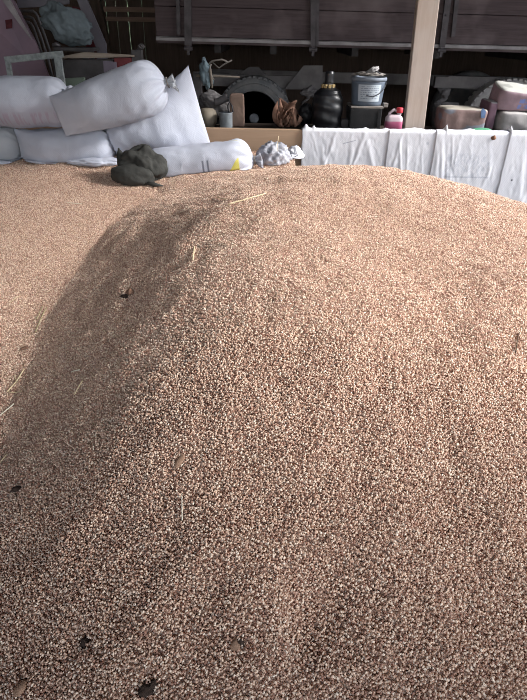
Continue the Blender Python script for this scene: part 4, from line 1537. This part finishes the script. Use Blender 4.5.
tag(o, 'dark post with a knob on top, behind the tied white sack', 'post')
# brace leaning on the back wall
o = MB().bar(V((at(124, 50, 9.2).x, 9.0, 0.0)), at(98, -3, 9.5), 0.05, 0.10, up=(0, 1, 0)).build('brace', M_plank)
tag(o, 'dark timber brace leaning against the gappy plank wall', 'brace')

# rag, twine and sticks hung under the truck bed
RY = 6.2
rg = empty('hanging_rag', (at(205, 75, RY).x, RY, at(205, 85, RY).z))
hang_post = MB().box2((at(193, 70, RY+0.1).x, RY+0.08, 0), (at(201, 70, RY+0.1).x, RY+0.16, at(197, 72, RY+0.1).z)).build('short_post', M_darksteel)
tag(hang_post, 'short dark post behind the pointed sack, holding the stick', 'post')
mb = MB().blob(at(206, 74, RY), (0.062, 0.04, 0.125), Matrix.Rotation(-0.15, 3, 'Y'), 0.4, 1.8, 8, 4, 0.25, 6)
mb.build('cloth', M_rag, rg, True)
MB().tube([at(207, 66, RY), at(212, 61, RY), at(222, 59.5, RY), at(228, 62, RY)], 0.008, 8).build('twine', M_rope, rg, True)
MB().tube([at(211, 64, RY-0.02), at(209, 72, RY-0.04), at(214, 80, RY-0.04)], 0.007, 8).build('twine', M_rope, rg, True)
tag(rg, 'blue-grey rag with twine tied to the stick below the truck bed', 'rag')
o = MB().tube([at(196, 75.5, RY+0.05), at(215, 76, RY+0.09), at(240, 77, RY+0.1)], [0.013, 0.013, 0.007], 8).build('stick', M_stick, None, True)
tag(o, 'dry grey stick pointing level across in front of the truck chassis', 'stick')
o = MB().tube([at(210, 69, RY-0.1), at(211, 78, RY-0.1), at(212, 88, RY-0.1)], [0.014, 0.015, 0.010], 8).build('hanging_stick', M_stick, None, True)
tag(o, 'short grey stick hanging upright beside the blue-grey rag', 'stick')
o = MB().tube([at(212, 62, RY+0.15), at(219, 68, RY+0.15), at(226, 63, RY+0.15), at(232, 60, RY+0.15)], 0.007, 8).build('hanging_wire', M_rope, None, True)
tag(o, 'curl of thin wire hanging above the dry stick', 'wire')

# ------------------------------------------------------------------ straws and crumbs on the wheat
def straw(pts, rad, mat, label, lift=0.004, bow=0.0, cat='straw', name='straw'):
    hs = [hit(*p) for p in pts]
    q = []
    for i in range(len(hs)-1):
        for k in range(6):
            s = k/6
            p = hs[i].lerp(hs[i+1], s)
            q.append(p)
    q.append(hs[-1])
    n = len(q)
    for i, p in enumerate(q):
        p.z = max(p.z, heap_z(p.x, p.y)) + 0.0070 + lift + rad + bow*math.sin(PI*i/(n-1))
    o = MB().tube(q, rad, 6).build(name, mat, None, True)
    return tag(o, label, cat)


straw([(228, 208), (250, 201), (266, 196.5)], 0.0030, M_straw, 'long pale straw lying near the crest below the yellow-patched sack')
straw([(193, 263), (194.5, 250)], 0.0028, M_straw, 'short yellow straw upright on the shaded flank of the mound')
straw([(0, 419.5), (15, 407)], 0.0024, M_straw_pale, 'bright white straw at the left edge on the mound foot', 0.006)
straw([(8, 395), (17, 385), (25, 372)], 0.0027, M_straw, 'thin straw slanting up along the crease at the left edge', 0.005)
straw([(9, 395), (16, 395.5), (22, 394)], 0.0021, M_straw, 'fine straw crossing level at the lower end of the slanting straw', 0.004)
straw([(15, 379), (18, 386)], 0.0020, M_straw, 'tiny straw fork touching the slanting straw', 0.008)
straw([(67, 205), (82, 206)], 0.0024, M_straw_pale, 'pale straw alone on the lower smooth slope at left')
straw([(36, 335), (41, 322), (47, 310)], 0.0022, M_straw_green, 'greenish brown straw lying along the crease between both heaps')
straw([(37, 322), (43, 309)], 0.0020, M_straw_green, 'second greenish straw, just left of the longer one in the crease')
straw([(75, 398), (83, 384)], 0.0025, M_straw, 'thin straw on the shaded left flank, right of the crease')
straw([(72, 375), (80, 373)], 0.0026, M_straw_pale, 'small pale chaff piece above the thin straw on the left flank')
straw([(0, 467), (8, 457)], 0.0022, M_straw, 'thin straw at the left edge below the bright white one')
straw([(182, 498), (182.5, 524)], 0.0014, M_straw_pale, 'hair-thin upright straw below the brown husk')
straw([(514.5, 357), (517, 340), (518.5, 336)], 0.0022, M_straw_dark, 'short dark straw near the right edge of the mound')
straw([(217, 200), (226, 202.5)], 0.0030, M_straw, 'short bent straw left of the long pale straw near the crest')
straw([(10, 305), (22, 297)], 0.0013, M_straw, 'faint straw on the lower slope above the crease')


def crumb(px, py, s, mat, label, seed, cat, name, flat=0.55, stretch=1.0, rot=0.0, sub=3):
    p = hit(px, py)
    m = MB().blob((p.x, p.y, heap_z(p.x, p.y)+0.004+s*flat*0.5), (s*stretch, s, s*flat), Matrix.Rotation(rot, 3, 'Z'), 0.5, 1.8, seed, sub, 0.3, 5, False)
    m.v = [V((v.x, v.y, max(v.z, heap_z(v.x, v.y)+0.0015))) for v in m.v]
    o = m.build(name, mat, None, True)
    return tag(o, label, cat)


crumb(131, 295, 0.017, M_clod_brown, 'brown clod of soil on the upper left flank of the mound', 2, 'soil clod', 'soil_clod', 0.8)
crumb(126, 298, 0.013, M_clod, 'dark clod just left of the brown clod on the upper flank', 5, 'soil clod', 'soil_clod', 0.5, 1.5)
crumb(20, 490, 0.011, M_clod, 'dark flat clod near the left edge of the mound', 3, 'soil clod', 'soil_clod', 0.5, 2.0, 0.3)
crumb(86, 644, 0.011, M_clod, 'round black clod in the lower left of the mound', 4, 'soil clod', 'soil_clod', 0.7)
crumb(148, 691, 0.013, M_clod, 'black jagged crumb at the bottom edge', 7, 'soil clod', 'soil_clod', 0.6, 1.6, 0.4)
crumb(154, 687, 0.008, M_clod, 'small black crumb above the jagged one at the bottom edge', 9, 'soil clod', 'soil_clod', 1.2, 0.8)
crumb(25, 350, 0.010, M_clod_brown, 'small brown crumb in the crease beside the greenish straws', 11, 'soil clod', 'soil_clod', 0.6, 1.8, 0.8)
crumb(241, 645, 0.006, M_clod, 'black tip beside the brown flake in the lower middle', 12, 'soil clod', 'soil_clod', 1.2)
crumb(327, 541, 0.006, M_clod_brown, 'tiny brown crumb above the scooped hollow', 14, 'soil clod', 'soil_clod', 0.8)


def husk(px, py, L, wd, ang, mat, label, seed):
    """A curled flake of husk."""
    p = hit(px, py)
    vs, fs = [], []
    n, m = 9, 5
    d = V((math.cos(ang), math.sin(ang), 0)); s = V((-d.y, d.x, 0))
    for i in range(n):
        t = i/(n-1)-0.5
        w = wd*math.cos(t*PI*0.92)**0.7
        for j in range(m):
            u = j/(m-1)-0.5
            q = p + d*(t*L) + s*(u*2*w)
            z = heap_z(q.x, q.y) + 0.008 + 0.55*w*(1-(2*u)**2) + 0.3*abs(u)*w
            vs.append(V((q.x, q.y, z + 0.0015*noise.noise(q*90+V((seed, 0, 0))))))
    for i in range(n-1):
        for j in range(m-1):
            fs.append((i*m+j, i*m+j+1, (i+1)*m+j+1, (i+1)*m+j))
    o = obj('husk', vs, fs, mat, None, True)
    md = o.modifiers.new('thickness', 'SOLIDIFY'); md.thickness = 0.0015
    return tag(o, label, 'husk')


husk(180, 464, 0.040, 0.010, 1.1, M_husk, 'curled brown husk in the middle of the left flank', 1)
husk(236, 648, 0.022, 0.009, 0.5, M_husk, 'small greyish brown flake in the lower middle', 2)
husk(21, 691, 0.030, 0.015, 1.1, M_husk, 'large brown flake at the bottom left corner', 3)

# ------------------------------------------------------------------ light
sun_d = bpy.data.lights.new('sun', 'SUN')
sun = bpy.data.objects.new('sun', sun_d); COL.objects.link(sun)
sun_d.energy = 9.5
sun_d.angle = math.radians(18)
sun_d.color = (1.0, 0.97, 0.945)
SD = V((0.85, -0.14, 0.51)).normalized()     # towards the sun
sun.rotation_euler = SD.to_track_quat('Z', 'Y').to_euler()
sun.location = (6, 1, 6)

wd = bpy.data.worlds.new('sky'); S.world = wd
wd.use_nodes = True
nt = wd.node_tree
bg = nt.nodes['Background']
tc = nt.nodes.new('ShaderNodeTexCoord'); sp = nt.nodes.new('ShaderNodeSeparateXYZ')
nt.links.new(tc.outputs['Generated'], sp.inputs[0])
cr = nt.nodes.new('ShaderNodeValToRGB')
cr.color_ramp.elements[0].position = 0.0; cr.color_ramp.elements[0].color = (0.93, 0.94, 0.90, 1)
cr.color_ramp.elements[1].position = 0.6; cr.color_ramp.elements[1].color = (0.62, 0.74, 1.0, 1)
nt.links.new(sp.outputs[2], cr.inputs[0]); nt.links.new(cr.outputs[0], bg.inputs['Color'])
bg.inputs['Strength'].default_value = 2.7

S.view_settings.view_transform = 'Standard'
S.view_settings.look = 'None'
S.view_settings.exposure = 0.0
S.view_settings.gamma = 1.0
S.cycles.max_bounces = 6
S.cycles.denoising_prefilter = "NONE"
S.cycles.filter_width = 1.0
